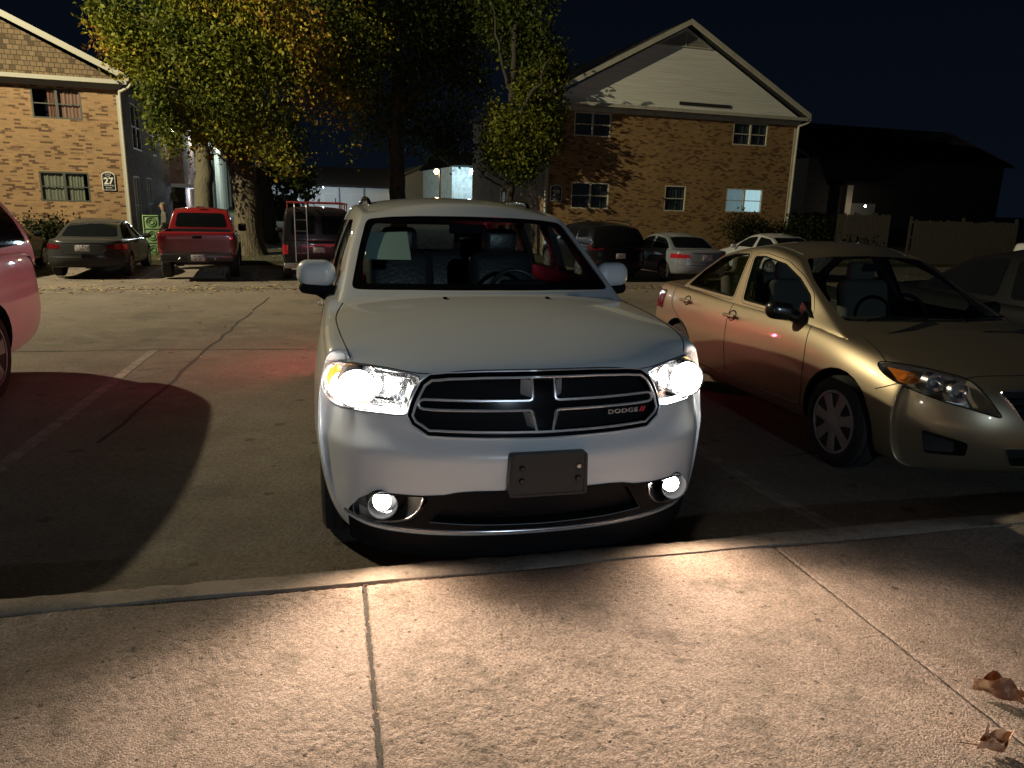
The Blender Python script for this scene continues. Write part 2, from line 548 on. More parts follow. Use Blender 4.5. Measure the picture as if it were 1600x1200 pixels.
SUV_CABIN = dict(
    rows=[(1.02, .88, .905, .89, .82, 5.03, .24, .1), (1.13, .84, .90, .88, 1.05, 5.02, .24, .1), (1.22, .805, .885, .87, 1.18, 5.0, .24, .1), (1.38, .765, .84, .83, 1.49, 4.92, .21, .1),
          (1.54, .705, .77, .76, 1.80, 4.82, .17, .1), (1.64, .67, .71, .70, 1.99, 4.72, .14, .09), (1.71, .625, .675, .65, 2.10, 4.60, .13, .08)],
    s=[0, .03, .14, .32, .52, .72, .90, .98, 1], roof=[(0, 1.705), (.1, 1.738), (.3, 1.775), (.6, 1.775), (.9, 1.74), (1, 1.70)], rd=.072)
# ================================================================== ground
YAW = rad(16.5)
SXv = Vector((math.cos(YAW), math.sin(YAW), 0)); SYv = Vector((-math.sin(YAW), math.cos(YAW), 0))
def ground_z(x, y):
    d = Vector((x, y, 0)).dot(SYv)
    return -.031 * (min(max(d, 3.), 22.5) - 3.)
def at_px(x, y, D):
    d = c_fw + c_rt * ((x - 800) / F_PX) - c_up * ((y - 600) / F_PX)
    return Vector((0, 0, CAM_H)) + d * D


def hashn(ix, iy, seed):
    n = (ix.astype(np.int64) * 374761393 + iy.astype(np.int64) * 668265263 + seed * 1442695041) & 0x7fffffff
    n = ((n ^ (n >> 13)) * 1274126177) & 0x7fffffff
    return ((n ^ (n >> 16)) & 0xffff) / 65535.
def vnoise(x, y, f, seed):
    x = x * f; y = y * f; i = np.floor(x); j = np.floor(y); u = x - i; v = y - j
    u = u * u * (3 - 2 * u); v = v * v * (3 - 2 * v)
    return (hashn(i, j, seed) * (1 - u) + hashn(i + 1, j, seed) * u) * (1 - v) + (hashn(i, j + 1, seed) * (1 - u) + hashn(i + 1, j + 1, seed) * u) * v

KA = rad(13.9)                                    # direction of the kerb
KX = Vector((math.cos(KA), math.sin(KA), 0)); KY = Vector((-math.sin(KA), math.cos(KA), 0))
K0 = Vector((-.66, 2.895, 0))                     # a point on the kerb's front edge
def ks(u, v, z=0.): return K0 + KX * u + KY * v + Vector((0, 0, z))

def sheet(name, us, vs, fn, m_, origin=ks, smooth=True):
    V = [fn(u, v) for v in vs for u in us]; n = len(us)
    Fs = [(a * n + b, a * n + b + 1, (a + 1) * n + b + 1, (a + 1) * n + b) for a in range(len(vs) - 1) for b in range(n - 1)]
    o = MB().add(V, Fs).build(name, m_, None, 60 if smooth else None, False)
    return tag(o, kind='structure')

CONC = mat('lot_concrete', (.185, .152, .122), .87, spec=.25, mix=[(.35, 6, (.105, .087, .071), .42, .66), (2.6, 6, (.20, .175, .142), .48, .75), (.9, 5, (.065, .062, .058), .58, .78), (45, 3, (.12, .105, .085), .5, .72)], bump=[(60, 4, .35, .01), (5, 3, .12, .02)])
WALK = mat('walk_concrete', (.35, .272, .228), .9, spec=.25, mix=[(3.2, 6, (.28, .22, .18), .40, .68), (210, 2, (.43, .365, .315), .52, .70), (120, 3, (.15, .12, .10), .58, .74), (.9, 6, (.19, .145, .11), .46, .66), (5.5, 6, (.20, .16, .13), .54, .68), (36, 4, (.22, .18, .15), .58, .72)], bump=[(420, 2, .6, .003), (170, 3, .6, .005)])
def aggregate(m, sc, lo, hi, dist):
    # small stones: each cell its own tone, and a rounded relief
    nt = m.node_tree; N = nt.nodes; L = nt.links; b = N['Principled BSDF']
    t = N.new('ShaderNodeTexCoord'); v = N.new('ShaderNodeTexVoronoi'); v.inputs['Scale'].default_value = sc; L.new(t.outputs['Object'], v.inputs['Vector'])
    s = N.new('ShaderNodeSeparateColor'); L.new(v.outputs['Color'], s.inputs[0])
    r = N.new('ShaderNodeMapRange'); r.inputs[3].default_value = lo; r.inputs[4].default_value = hi; L.new(s.outputs[0], r.inputs[0])
    x = N.new('ShaderNodeMix'); x.data_type = 'RGBA'; x.blend_type = 'MULTIPLY'; x.inputs[0].default_value = 1
    old = b.inputs['Base Color'].links[0].from_socket
    L.new(old, x.inputs[6]); L.new(r.outputs[0], x.inputs[7]); L.new(x.outputs[2], b.inputs['Base Color'])
    bp = N.new('ShaderNodeBump'); bp.invert = True; bp.inputs['Strength'].default_value = .8; bp.inputs['Distance'].default_value = dist
    L.new(v.outputs['Distance'], bp.inputs['Height']); L.new(b.inputs['Normal'].links[0].from_socket, bp.inputs['Normal']); L.new(bp.outputs[0], b.inputs['Normal'])
def spots(m, sc, size, col):
    # dark round marks and pits, a few to the square metre
    nt = m.node_tree; N = nt.nodes; L = nt.links; b = N['Principled BSDF']
    t = N.new('ShaderNodeTexCoord'); v = N.new('ShaderNodeTexVoronoi'); v.voronoi_dimensions = '2D'; v.inputs['Scale'].default_value = sc; L.new(t.outputs['Object'], v.inputs['Vector'])
    s = N.new('ShaderNodeSeparateColor'); L.new(v.outputs['Color'], s.inputs[0])
    w = N.new('ShaderNodeMath'); w.operation = 'MULTIPLY'; L.new(s.outputs[0], w.inputs[0]); w.inputs[1].default_value = size
    d = N.new('ShaderNodeMath'); d.operation = 'DIVIDE'; L.new(v.outputs['Distance'], d.inputs[0]); L.new(w.outputs[0], d.inputs[1])
    r = N.new('ShaderNodeMapRange'); r.inputs[1].default_value = .7; r.inputs[2].default_value = 1.1; r.inputs[3].default_value = .85; r.inputs[4].default_value = 0; L.new(d.outputs[0], r.inputs[0])
    x = N.new('ShaderNodeMix'); x.data_type = 'RGBA'; L.new(r.outputs[0], x.inputs[0]); L.new(b.inputs['Base Color'].links[0].from_socket, x.inputs[6]); x.inputs[7].default_value = (*col, 1); L.new(x.outputs[2], b.inputs['Base Color'])
spots(WALK, 9, .06, (.05, .04, .034)); spots(WALK, 2.4, .042, (.10, .08, .066)); spots(CONC, 1.7, .09, (.085, .071, .058))
aggregate(WALK, 170, .60, 1.22, .0028); aggregate(CONC, 70, .78, 1.15, .002)
KERB = mat('kerb_concrete', (.27, .222, .185), .9, spec=.2, mix=[(4, 6, (.17, .138, .112), .40, .66), (60, 3, (.32, .27, .23), .5, .75), (16, 4, (.12, .10, .08), .60, .74)], bump=[(150, 3, .4, .004), (14, 3, .3, .01)])
GRASS = mat('verge_ground', (.045, .042, .018), .95, mix=[(1.2, 5, (.075, .055, .025), .45, .65), (12, 4, (.03, .04, .014), .4, .7)], bump=[(25, 5, 1., .06)])

# the car park: one sheet to the horizon, falling away from the kerb and then level
dl = [-400, -30, 3, 6, 9, 12, 15, 18, 20, 22.5, 26, 30, 40, 60, 100, 200, 600]
ul = [-600, -200, -80, -40, -20, -10, -5, 0, 5, 10, 20, 40, 80, 200, 600]
def lot(u, d):
    p = SXv * u + SYv * d
    p.z = ground_z(p.x, p.y) - (.012 if d < 3 else 0); return p
sheet('car_park', ul, dl, lot, CONC, smooth=False)

# kerb: rounded concrete strip, .15 wide
prof = [(.004, -.06), (.002, .085), (-.004, .112), (-.018, .126), (-.035, .131), (-.08, .133), (-.148, .132), (-.152, .127), (-.158, .10)]
us = [-30] + list(np.arange(-4, 8.01, .05)) + [30]
m_ = MB(); n = len(us)
V = [ks(u, v + .004 * math.sin(u * 7.3) * (z > .1), z + .0025 * math.sin(u * 3.1 + v * 20) - (.012 * random.random() ** 4 if -.05 < v < 0 else 0)) for v, z in prof for u in us]
m_.add(V, [(a * n + b, a * n + b + 1, (a + 1) * n + b + 1, (a + 1) * n + b) for a in range(len(prof) - 1) for b in range(n - 1)])
tag(m_.build('kerb', KERB, None, 50, False), kind='structure')

# pavement: coarse weathered concrete with joints; fine relief where the camera is close
def walk_z(U, Vv):
    a = vnoise(U, Vv, 9, 3) * .0022 + vnoise(U, Vv, 30, 5) * .0026 + vnoise(U, Vv, 66, 9) * .0026 + vnoise(U + Vv * .3, Vv, 82, 11) * .0024
    worn = np.clip((vnoise(U, Vv, 1.7, 21) - .30) * 3, 0, 1)                  # patches worn to the stone
    side = np.clip((1.75 - U) / 1.0, .25, 1.)
    z = .128 + (a - .006) * (.35 + .95 * worn * side)
    pit = vnoise(U, Vv, 33, 31); z -= np.clip(pit - .90, 0, 1) * .06 * (vnoise(U, Vv, 5, 33) > .45)
    for u0 in (.04, 1.93, -1.85, 3.82):                                       # joints across the walk
        w = .006 + .004 * vnoise(Vv, Vv * 0 + u0, 14, 41)
        off = .002 * (vnoise(Vv, Vv * 0 + u0, 9, 43) - .5)
        z -= (.016 if u0 < 1 else .008) * np.exp(-((U - u0 - off) / w) ** 2)
    z -= .014 * np.exp(-((Vv + .158) / .008) ** 2) * np.clip(vnoise(U, U * 0, 3, 51) * 1.5 - .45, 0, 1)
    return z
uu = np.arange(-1.7, 3.3, 0.006); vv = -np.arange(.150, 1.95, 0.006)
U, Vg = np.meshgrid(uu, vv); Z = walk_z(U, Vg)
X = K0.x + KX.x * U + KY.x * Vg; Y = K0.y + KX.y * U + KY.y * Vg
me = bpy.data.meshes.new('pavement')
nu, nv = len(uu), len(vv)
co = np.stack([X, Y, Z], -1).reshape(-1, 3)
idx = np.arange(nu * nv).reshape(nv, nu)
q_ = np.stack([idx[:-1, :-1], idx[1:, :-1], idx[1:, 1:], idx[:-1, 1:]], -1).reshape(-1, 4)
# the plain rest of the pavement around the detailed part
ex = [ks(-60, -.150, .128), ks(-1.7, -.150, .128), ks(-1.7, -1.94, .128), ks(-1.7, -60, .128), ks(-60, -60, .128), ks(3.29, -.150, .128), ks(60, -.150, .128), ks(60, -60, .128), ks(3.29, -60, .128), ks(3.29, -1.94, .128)]
b0 = nu * nv
co = np.concatenate([co, np.array([tuple(p) for p in ex])])
faces = [tuple(f) for f in q_.tolist()] + [(b0, b0 + 4, b0 + 3, b0 + 1), (b0 + 5, b0 + 8, b0 + 7, b0 + 6), (b0 + 2, b0 + 3, b0 + 8, b0 + 9)]
me.from_pydata(co, [], faces); me.materials.append(WALK)
o = link('pavement', me)
me.polygons.foreach_set('use_smooth', [True] * len(me.polygons))
tag(o, kind='structure')

# worn white bay lines, cracks and gutter line on the car park
LINE = mat('worn_paint', (.255, .23, .20), .85, mix=[(9, 6, (.16, .138, .112), .36, .56)])
CRACK = mat('crack_dirt', (.035, .03, .026), .95)
def strip(name, pts, w, m_, z=.004):
    m2 = MB(); P = [Vector((p[0], p[1], 0)) for p in pts]; vs = []
    for i, p in enumerate(P):
        d = (P[min(i + 1, len(P) - 1)] - P[max(i - 1, 0)]).normalized(); s_ = Vector((-d.y, d.x, 0)) * w / 2 * (1 if w > .03 else random.uniform(.5, 1.5))
        for q in (p + s_, p - s_): vs.append((q.x, q.y, ground_z(q.x, q.y) + z))
    m2.add(vs, [(2 * i, 2 * i + 1, 2 * i + 3, 2 * i + 2) for i in range(len(P) - 1)])
    return tag(m2.build(name, m_, None, None, False), kind='structure')
def lerp_pts(a, b, n, wob=0.): return [Vector(a).lerp(Vector(b), i / n) + Vector((random.uniform(-wob, wob), random.uniform(-wob, wob), 0)) for i in range(n + 1)]
for a, b in (((-4.33, 8.75, 0), (-3.10, 3.9, 0)), ((1.55, 4.35, 0), (1.80, 3.62, 0)), ((1.16, 6.0, 0), (1.55, 4.35, 0)), ((2.18, 7.96, 0), (2.60, 6.1, 0)), ((4.9, 8.2, 0), (6.1, 4.2, 0))):
    strip('bay_line', lerp_pts(a, b, 8), .10, LINE)
strip('crack', lerp_pts((-2.9, 5.0, 0), (-4.18, 10.92, 0), 14, .03) + lerp_pts((-4.18, 10.92, 0), (-5.04, 15.2, 0), 8, .03), .035, CRACK, .003)
strip('crack', lerp_pts((-7.5, 8.1, 0), (-4.3, 8.8, 0), 8, .02) + lerp_pts((-4.3, 8.8, 0), (-1.0, 9.3, 0), 8, .02), .03, CRACK, .003)
strip('crack', lerp_pts((1.9, 5.0, 0), (4.5, 5.9, 0), 8, .02), .02, CRACK, .003)
strip('gutter', lerp_pts((-16, 14.0, 0), (-5.4, 17.2, 0), 10, .02) + lerp_pts((-5.4, 17.2, 0), (8, 20.6, 0), 12, .02), .09, CRACK, .0035)
for k in range(-3, 6):
    p = at_px(304, 433, 19.0) + Vector((math.cos(rad(17)), math.sin(rad(17)), 0)) * (1.42 + 2.8 * k)
    strip('bay_line', lerp_pts(p, p + Vector((-math.sin(rad(17)), math.cos(rad(17)), 0)) * 4.6, 4), .10, LINE)
# verge beyond the far row, with its kerb
def verge(u, d):
    p = SXv * u + SYv * d; p.z = -.604 + (.13 if d > 25.9 else -.01) + max(0, d - 30) * .006; return p
sheet('verge', [-60, -30, -10, 0, 10, 30, 60], [25.9, 25.901, 26.2, 30, 45, 70, 120], verge, GRASS, smooth=False)
# ================================================================== the white SUV (local: x across, y back from the nose, z up)
def build_suv():
    R = thing('white_suv', 'large white SUV nose to the kerb with headlights and fog lamps shining', 'suv', (.1606, 2.9596, 0), (-.03097, 0, .23837))
    pm = paint('white_near', (.84, .85, .86), .3)
    b = body_shell(SUV_BODY, pm, 3); c = cabin_shell(SUV_CABIN, pm, 2)
    tb = bvh(b)
    BOWL = mat('lamp_bowl', (.86, .86, .86), .14, metal=1, bump=[(30, 2, .35, .01)])
    plan = lambda a: ip(abs(a), *zip(*SUV_BODY['plan']))
    # ---- outlines in the front view (x, z), right half mirrored
    gh = [(.24, .965), (.40, .959), (.475, .951), (.512, .925), (.535, .885), (.555, .840), (.570, .785), (.552, .747), (.490, .706), (.28, .701)]
    grille = [(0, .966)] + gh + [(0, .697)] + [(-a, z) for a, z in reversed(gh)]
    hl = [(.520, .944), (.67, .966), (.79, .972), (.865, .962), (.905, .925), (.924, .872), (.920, .825), (.895, .795), (.84, .783), (.71, .784), (.582, .785), (.568, .83), (.550, .885)]
    hl = dense(curve(hl, 3, True), .03)
    fog = curve([(.500, .436), (.525, .372), (.585, .315), (.70, .290), (.785, .300), (.80, .350), (.765, .400), (.70, .430), (.60, .436)], 4, True)
    intake = [(-.355, .462), (.355, .462), (.40, .440), (.485, .318), (.30, .306), (0, .300), (-.30, .306), (-.485, .318), (-.40, .440)]
    black = [(0, .478), (.30, .476), (.37, .470), (.43, .456), (.52, .448), (.66, .446), (.725, .430), (.775, .395), (.812, .340), (.83, .300), (.70, .274), (.40, .266), (0, .262)]
    black = black + [(-a, z) for a, z in reversed(black[1:-1])]
    wind = [(-.765, 1.209), (-.69, 1.207), (-.416, 1.213), (0, 1.216), (.416, 1.213), (.69, 1.207), (.765, 1.209), (.705, 1.42), (.645, 1.595), (.50, 1.612), (.30, 1.621), (0, 1.624), (-.30, 1.621), (-.50, 1.612), (-.645, 1.595), (-.705, 1.42)]
    wind = rounded(wind, .035, 3)
    sides = [[(1.78, 1.235), (2.55, 1.245), (2.60, 1.59), (2.32, 1.59), (2.10, 1.50)], [(2.68, 1.245), (3.50, 1.26), (3.54, 1.59), (2.71, 1.59)], [(3.62, 1.27), (4.40, 1.33), (4.25, 1.57), (3.66, 1.59)]]
    rearw = [(-.62, 1.25), (.62, 1.25), (.54, 1.56), (-.54, 1.56)]
    # ---- one hollow shell
    me = boolean(b, c, 'UNION')
    cav = cabin_shell(SUV_CABIN, CUTM, 2, .055)
    me = boolean(me, cav, 'DIFFERENCE')
    me = boolean(me, MB().box((-.80, 1.62, .5), (.80, 4.85, 1.16)).mesh('c', CUTM), 'DIFFERENCE')
    cut = joinmb(wheel_cut(.93, .395, .55), wheel_cut(3.97, .395, .55))
    cut.prism(grille, 'y', -.4, lambda a, z: plan(a) + .17)
    for s in (1, -1):
        cut.prism([(s * a, z) for a, z in hl], 'y', -.4, lambda a, z: plan(a) * .8 + .26, 1)
        cut.prism([(s * a, z) for a, z in fog], 'y', -.4, lambda a, z: plan(a) + .11)
        for o_ in sides: cut.prism(rounded(o_, .04), 'x', .5 * s, 1.3 * s)
    cut.prism(intake, 'y', -.4, lambda a, z: plan(a) + .12)
    cut.prism(rounded(rearw, .05), 'y', 4.2, 5.4)
    me = boolean(me, cut.mesh('c', [CUTM, BOWL]), 'DIFFERENCE')
    me = boolean(me, MB().prism(wind, 'y', .8, 2.35).mesh('c', CUTM), 'DIFFERENCE')
    link('body', me, R, 32)
    # ---- glass
    frit = MB().prism(wind, 'y', .7, 2.4).mesh('c', CUTM)
    inner = [(a * .945 if abs(a) > .5 else a, z + (.034 if z < 1.3 else (-.026 if z > 1.55 else 0))) for a, z in wind]
    frit = boolean(frit, MB().prism(inner, 'y', .6, 2.5).mesh('c', CUTM), 'DIFFERENCE')
    w_ = link('windscreen', patch(c, MB().prism(inner, 'y', .7, 2.4).mesh('c', CUTM), AUTOGLASS, -.006), R, 50)
    link('black_border', patch(c, frit, GLOSSK, -.004), w_, 50)
    for o_ in sides:
        both(lambda s: side_pane(c, rounded(o_, .04), s, AUTOGLASS, -.008, R))
    end_pane(c, rounded(rearw, .05), 4.2, 5.4, AUTOGLASS, -.008, R, 'rear_window')
    # ---- grille: mesh behind, dark surround, crossbars edged in chrome
    gm = mat('grille_mesh', (.005, .005, .006), .7, spec=.2)
    ig = inset2(dense(grille, .05), .012)
    g = link('grille', patch(b, MB().prism(ig, 'y', -.3, .5).mesh('c', CUTM), gm, -.045), R, 40)
    ring = boolean(MB().prism(dense(grille, .05), 'y', -.3, .5).mesh('c', CUTM), MB().prism(inset2(dense(grille, .05), .022), 'y', -.4, .6).mesh('c', CUTM), 'DIFFERENCE')
    link('grille_surround', solid(patch(b, ring, DARKCHROME, .006), .03), g, 40)
    bars = MB().prism([(-.050, .947), (.050, .947), (.050, .851), (.524, .855), (.536, .816), (.050, .812), (.034, .715), (-.034, .715), (-.050, .812), (-.536, .816), (-.524, .855), (-.050, .851)], 'y', -.3, .5).mesh('c', CUTM)
    link('crossbar', solid(patch(b, bars, GLOSSK, -.006), .03), g, 40)
    ch = MB()
    ch.tube(onto(tb, inset2(dense(grille, .03), .022), 'y', -3, .009), .0058, 6, True)
    ch.tube(onto(tb, inset2(dense(grille, .03), -.002), 'y', -3, .004), .004, 6, True)
    for s in (1, -1):
        up = [(s * .050, .945), (s * .050, .866), (s * .054, .856), (s * .066, .852), (s * .25, .853), (s * .44, .855), (s * .505, .855), (s * .520, .848), (s * .526, .835), (s * .520, .820), (s * .505, .815), (s * .44, .813), (s * .25, .812), (s * .066, .811), (s * .054, .806), (s * .050, .797), (s * .034, .716)]
        ch.tube(onto(tb, dense(up, .03, False), 'y', -3, .002), .006, 6)
        # bright wedges beside the upright bar
        for (z0, z1, x0, x1) in ((.862, .940, .050, .050), (.730, .800, .037, .048)):
            y0, y1 = plan(0) + .066 if z0 > .8 else plan(0) + .042, .12
            ch.add([(s * x0, y0 + .0, z0), (s * x1, y0 + .0, z1), (s * (x1 + .042), y1, z1 - .004), (s * (x0 + .042), y1, z0 + .006)], [(0, 1, 2, 3)])
    ch.build('chrome_trim', mat('bright_chrome', (.86, .86, .88), .3, metal=.55), g, 50, fixn=False)
    # badge: letters and two red slashes, on the lower right of the grille
    def word(txt, size, sx, ex=.003):
        cu = bpy.data.curves.new('t', 'FONT'); cu.body = txt; cu.size = size; cu.extrude = ex; cu.offset = size * .02; cu.space_character = 1.12
        o = bpy.data.objects.new('t', cu); COL.objects.link(o); bpy.context.view_layer.update()
        m2 = bpy.data.meshes.new_from_object(o.evaluated_get(bpy.context.evaluated_depsgraph_get())); bpy.data.objects.remove(o)
        return [(v.co.x * sx, v.co.y, v.co.z) for v in m2.vertices], [tuple(p.vertices) for p in m2.polygons]
    vs, fs = word('DODGE', .026, 1.75)
    wx = max(v[0] for v in vs); k_ = .152 / wx
    yb = lambda x: .052 + plan(x) - .012
    B_ = MB(); B_.add([(.288 + v[0] * k_, yb(.288 + v[0] * k_) - v[2], .782 + v[1]) for v in vs], fs)
    for q in (.446, .460): B_.add([(q, yb(q), .780), (q + .008, yb(q), .780), (q + .020, yb(q + .01), .803), (q + .012, yb(q + .01), .803)], [(0, 1, 2, 3)], 1)
    B_.build('badge', [mat('badge_silver', (.7, .7, .72), .3, metal=.6), mat('badge_red', (.55, .02, .03), .4)], g, None, False)
    # ---- headlights
    HOT = emis('headlight_glow', (1.0, .95, .86), 42)
    for s in (1, -1):
        H = link('headlight', patch(b, MB().prism([(s * a, z) for a, z in hl], 'y', -.3, 1.0).mesh('c', CUTM), LENS, -.001), R, 50)
        x, z = s * .775, .872
        y = plan(x) + .135
        bl = MB().lathe([(-.050, 1e-6), (-.045, .034), (-.025, .058), (.0, .070), (.03, .076), (.05, .06)], (x, y, z), 'y', 24); bl.v = [(x + (a - x) * 1.5, b_, c_) for a, b_, c_ in bl.v]; bl.build('bulb', HOT, H, 60)
        MB().lathe([(-.05, .080), (-.055, .086), (-.02, .092), (.09, .094)], (x, y, z), 'y', 30, caps=False).build('bulb_ring', CHROME, H, 50)
        am = [(s * a, z_) for a, z_ in [(.862, .955), (.895, .930), (.912, .885), (.905, .850), (.872, .852), (.862, .90)]]
        link('marker_lamp', solid(patch(b, MB().prism(am, 'y', -.3, 1.0).mesh('c', CUTM), mat('amber_lamp', (.9, .3, .02), .3, emit=(1, .36, .03), estr=1.6), -.010), .012), H, 40)
        st_ = [(s * a, z_) for a, z_ in [(.600, .793), (.71, .792), (.84, .792), (.90, .812), (.90, .826), (.84, .808), (.71, .806), (.600, .808)]]
        link('running_light', solid(patch(b, MB().prism(st_, 'y', -.3, 1.0).mesh('c', CUTM), emis('running_glow', (.93, .97, 1), 9), -.014), .012), H, 40)
        MB().tube(onto(tb, [(s * a, z_) for a, z_ in hl], 'y', -3, .0), .004, 6, True).build('lamp_rim', mat('lamp_rim', (.3, .31, .33), .3, metal=.5), H, 50)
        lamp('headlight_beam', 'SPOT', (x, y - .16, z), 190, (1, .79, .60), .05, (x * 1.0, y - 3.0, z - .35), rad(125), .9, R)
    # ---- lower fascia, intake, fog lamps, lip
    fas = MB().prism(dense(black, .05), 'y', -.3, .9).mesh('c', CUTM)
    holes = MB().prism(intake, 'y', -.5, 1)
    for s in (1, -1): holes.prism([(s * a, z) for a, z in fog], 'y', -.5, 1)
    fas = boolean(fas, holes.mesh('c', CUTM), 'DIFFERENCE')
    L_ = link('lower_fascia', patch(b, fas, PLASTIC, .003), R, 50)
    link('intake_mesh', patch(b, MB().prism(intake, 'y', -.3, .9).mesh('c', CUTM), gm, -.05), L_, 50)
    lip = [(-.835, .318), (-.70, .283), (-.40, .272), (0, .268), (.40, .272), (.70, .283), (.835, .318)]
    P = onto(tb, dense(curve(lip, 5), .04, False), 'y', -3, .004)
    MB().tube(P, .0075, 6).build('chrome_lip', mat('lip_silver', (.62, .62, .64), .22, metal=.8), R, 60)
    P = onto(tb, dense(curve([(a * .985, z - .03) for a, z in lip], 5), .04, False), 'y', -3, .002)
    d_ = MB(); n = len(P)
    vs = [(p.x, p.y, p.z) for p in P] + [(p.x * .99, p.y + .03, p.z - .115) for p in P] + [(p.x * .99, p.y + .06, p.z - .115) for p in P]
    d_.add(vs, [(i, i + 1, n + i + 1, n + i) for i in range(n - 1)] + [(n + i, n + i + 1, 2 * n + i + 1, 2 * n + i) for i in range(n - 1)])
    d_.build('air_dam', PLASTIC, R, 50)
    for s in (1, -1):
        x, z = s * .680, .388; y = plan(x) + .045
        Fg = MB().lathe([(-.035, .060), (-.040, .064), (-.02, .066), (.07, .066)], (x, y, z), 'y', 28, caps=False).build('fog_lamp', PLASTIC, R, 50)
        MB().lathe([(-.024, 1e-6), (-.020, .024), (-.004, .037), (.03, .039)], (x, y, z), 'y', 24).build('bulb', emis('fog_glow', (1, .95, .88), 30), Fg, 60)
        arc = curve([(s * .512, .437), (s * .535, .372), (s * .590, .322), (s * .70, .298), (s * .775, .306)], 5)
        P = onto(tb, arc, 'y', -3, .0); n = len(P); q = MB()
        P2 = [Vector((p.x + (.060 * (1 - i / (n - 1)) + .0) * s, p.y + .055, p.z + .012 + .02 * i / (n - 1))) for i, p in enumerate(P)]
        q.add([tuple(p) for p in P] + [tuple(p) for p in P2], [(i, i + 1, n + i + 1, n + i) for i in range(n - 1)])
        q.tube(P, .005, 6)
        q.build('chrome_bezel', CHROME, Fg, 60, fixn=False)
        MB().tube(onto(tb, fog, 'y', -3, .0), .0035, 5, True).build('pocket_rim', DARKCHROME, Fg, 60)
        lamp('fog_beam', 'SPOT', (x, y - .07, z), 36, (1, .74, .52), .04, (x * 1.15, y - 2.2, z - .50), rad(155), 1., R)
    # ---- number plate bracket without a plate
    k = MB(); k.prism(rounded([(-.172, .462), (.172, .462), (.168, .648), (-.168, .648)], .018), 'y', -.045, -.002)
    k.prism([(-.165, .468), (.165, .468), (.162, .474), (-.162, .474)], 'y', -.049, -.044)
    k.prism([(-.165, .468), (-.155, .468), (-.155, .64), (-.162, .64)], 'y', -.049, -.044); k.prism([(.155, .468), (.165, .468), (.162, .64), (.155, .64)], 'y', -.049, -.044)
    pb = k.build('plate_bracket', mat('bracket_black', (.022, .021, .021), .42), R, 35)
    for x in (-.118, .128):
        for z in (.535, .590):
            MB().lathe([(-.010, 1e-6), (-.010, .009), (-.004, .013), (.002, .013)], (x, -.045, z), 'y', 14).build('screw', CHROME if (x > 0 and z > .56) else GLOSSK, pb, 40)
    # ---- mirrors, handles, roof rails, nozzles
    for s in (1, -1):
        mm = MB().rbox((s * .962, 1.83, 1.262), (.235, .15, .165), .07, 5)
        mm.v = [(x_ + (0 if abs(x_) > .9 else 0), y_ + (abs(x_) - .85) * .22, z_) for x_, y_, z_ in mm.v]
        Mr = mm.build('side_mirror', pm, R, 60)
        bb = MB().rbox((s * .955, 1.845, 1.176), (.225, .145, .075), .035, 4); bb.v = [(x_, y_ + (abs(x_) - .85) * .22, z_ - (.02 if abs(x_) < .93 else 0)) for x_, y_, z_ in bb.v]
        bb.tube([(s * .87, 1.80, 1.125), (s * .95, 1.85, 1.165)], [.045, .04], 8)
        bb.build('mirror_base', PLASTIC, Mr, 50)
        MB().rbox((s * .965, 1.925, 1.265), (.19, .01, .13), .005).build('mirror_glass', mat('mirror', (.8, .8, .8), .02, metal=1), Mr)
        for y in (2.62, 3.6): MB().rbox((s * .955, y, 1.0), (.03, .2, .035), .014, 3).build('door_handle', pm, R, 50)
        MB().tube(curve([(s * .59, 2.72, 1.69), (s * .60, 2.84, 1.735), (s * .605, 3.4, 1.755), (s * .60, 4.3, 1.725), (s * .59, 4.4, 1.66)], 6), .017, 8).build('roof_rail', GLOSSK, R, 50)
        MB().rbox((s * .283, 1.045, 1.189), (.022, .03, .012), .005, 2).build('washer_nozzle', PLASTIC, R, 50)
    MB().rbox((0, 4.3, 1.775), (.05, .14, .03), .014, 3).build('roof_aerial', GLOSSK, R, 50)
    # ---- seams
    tall = bvh(b)
    for s in (1, -1):
        seam(tall, [(s * .795, .395), (s * .822, .48), (s * .845, .70), (s * .852, .95), (s * .815, 1.25)], R, r=.004)
        for yy in (1.62, 2.62, 3.58): seam(tall, [(yy, .36), (yy - .02, .7), (yy, 1.1)], R, 'x', 3 * s, .004)
    seam(tall, [(-.795, .977), (-.66, .972), (-.49, .957), (-.3, .972), (0, .975), (.3, .972), (.49, .957), (.66, .972), (.795, .977)], R, 'y', -3, .003)
    # ---- wheels, tail lights
    for y in (.93, 3.97): both(lambda s: make_wheel(R, s * .82, y, .395, .25, .265, s))
    RED = mat('tail_glow', (.4, .01, .012), .2, emit=(1, .075, .14), estr=230)
    tl = [(.56, .93), (.87, .95), (.88, 1.06), (.56, 1.04)]
    for s in (1, -1):
        o_ = end_pane(b, [(s * a, z) for a, z in tl], 4.4, 5.4, RED, .006, R, 'tail_light', .03)
        link('side_glow', patch(b, MB().prism([(4.72, .93), (5.02, .94), (5.02, 1.05), (4.74, 1.06)], 'x', .5 if s > 0 else -1.3, 1.3 if s > 0 else -.5).mesh('c', CUTM), RED, .006), o_, 50)
    # ---- cabin fittings
    D = MB(); D.rbox((0, 1.74, 1.02), (1.52, .46, .26), .09, 4); D.rbox((.37, 1.93, 1.16), (.34, .16, .12), .05, 3); D.rbox((0, 1.98, .88), (.34, .22, .4), .05, 3)
    D.build('dashboard', mat('dash', (.02, .02, .021), .6), R, 50)
    sw = MB(); c0 = Vector((.37, 2.12, 1.10)); t_ = Matrix.Rotation(rad(-25), 3, 'X')
    sw.tube([c0 + t_ @ Vector((math.cos(a) * .185, 0, math.sin(a) * .185)) for a in [i * math.pi / 16 for i in range(32)]], .016, 8, True)
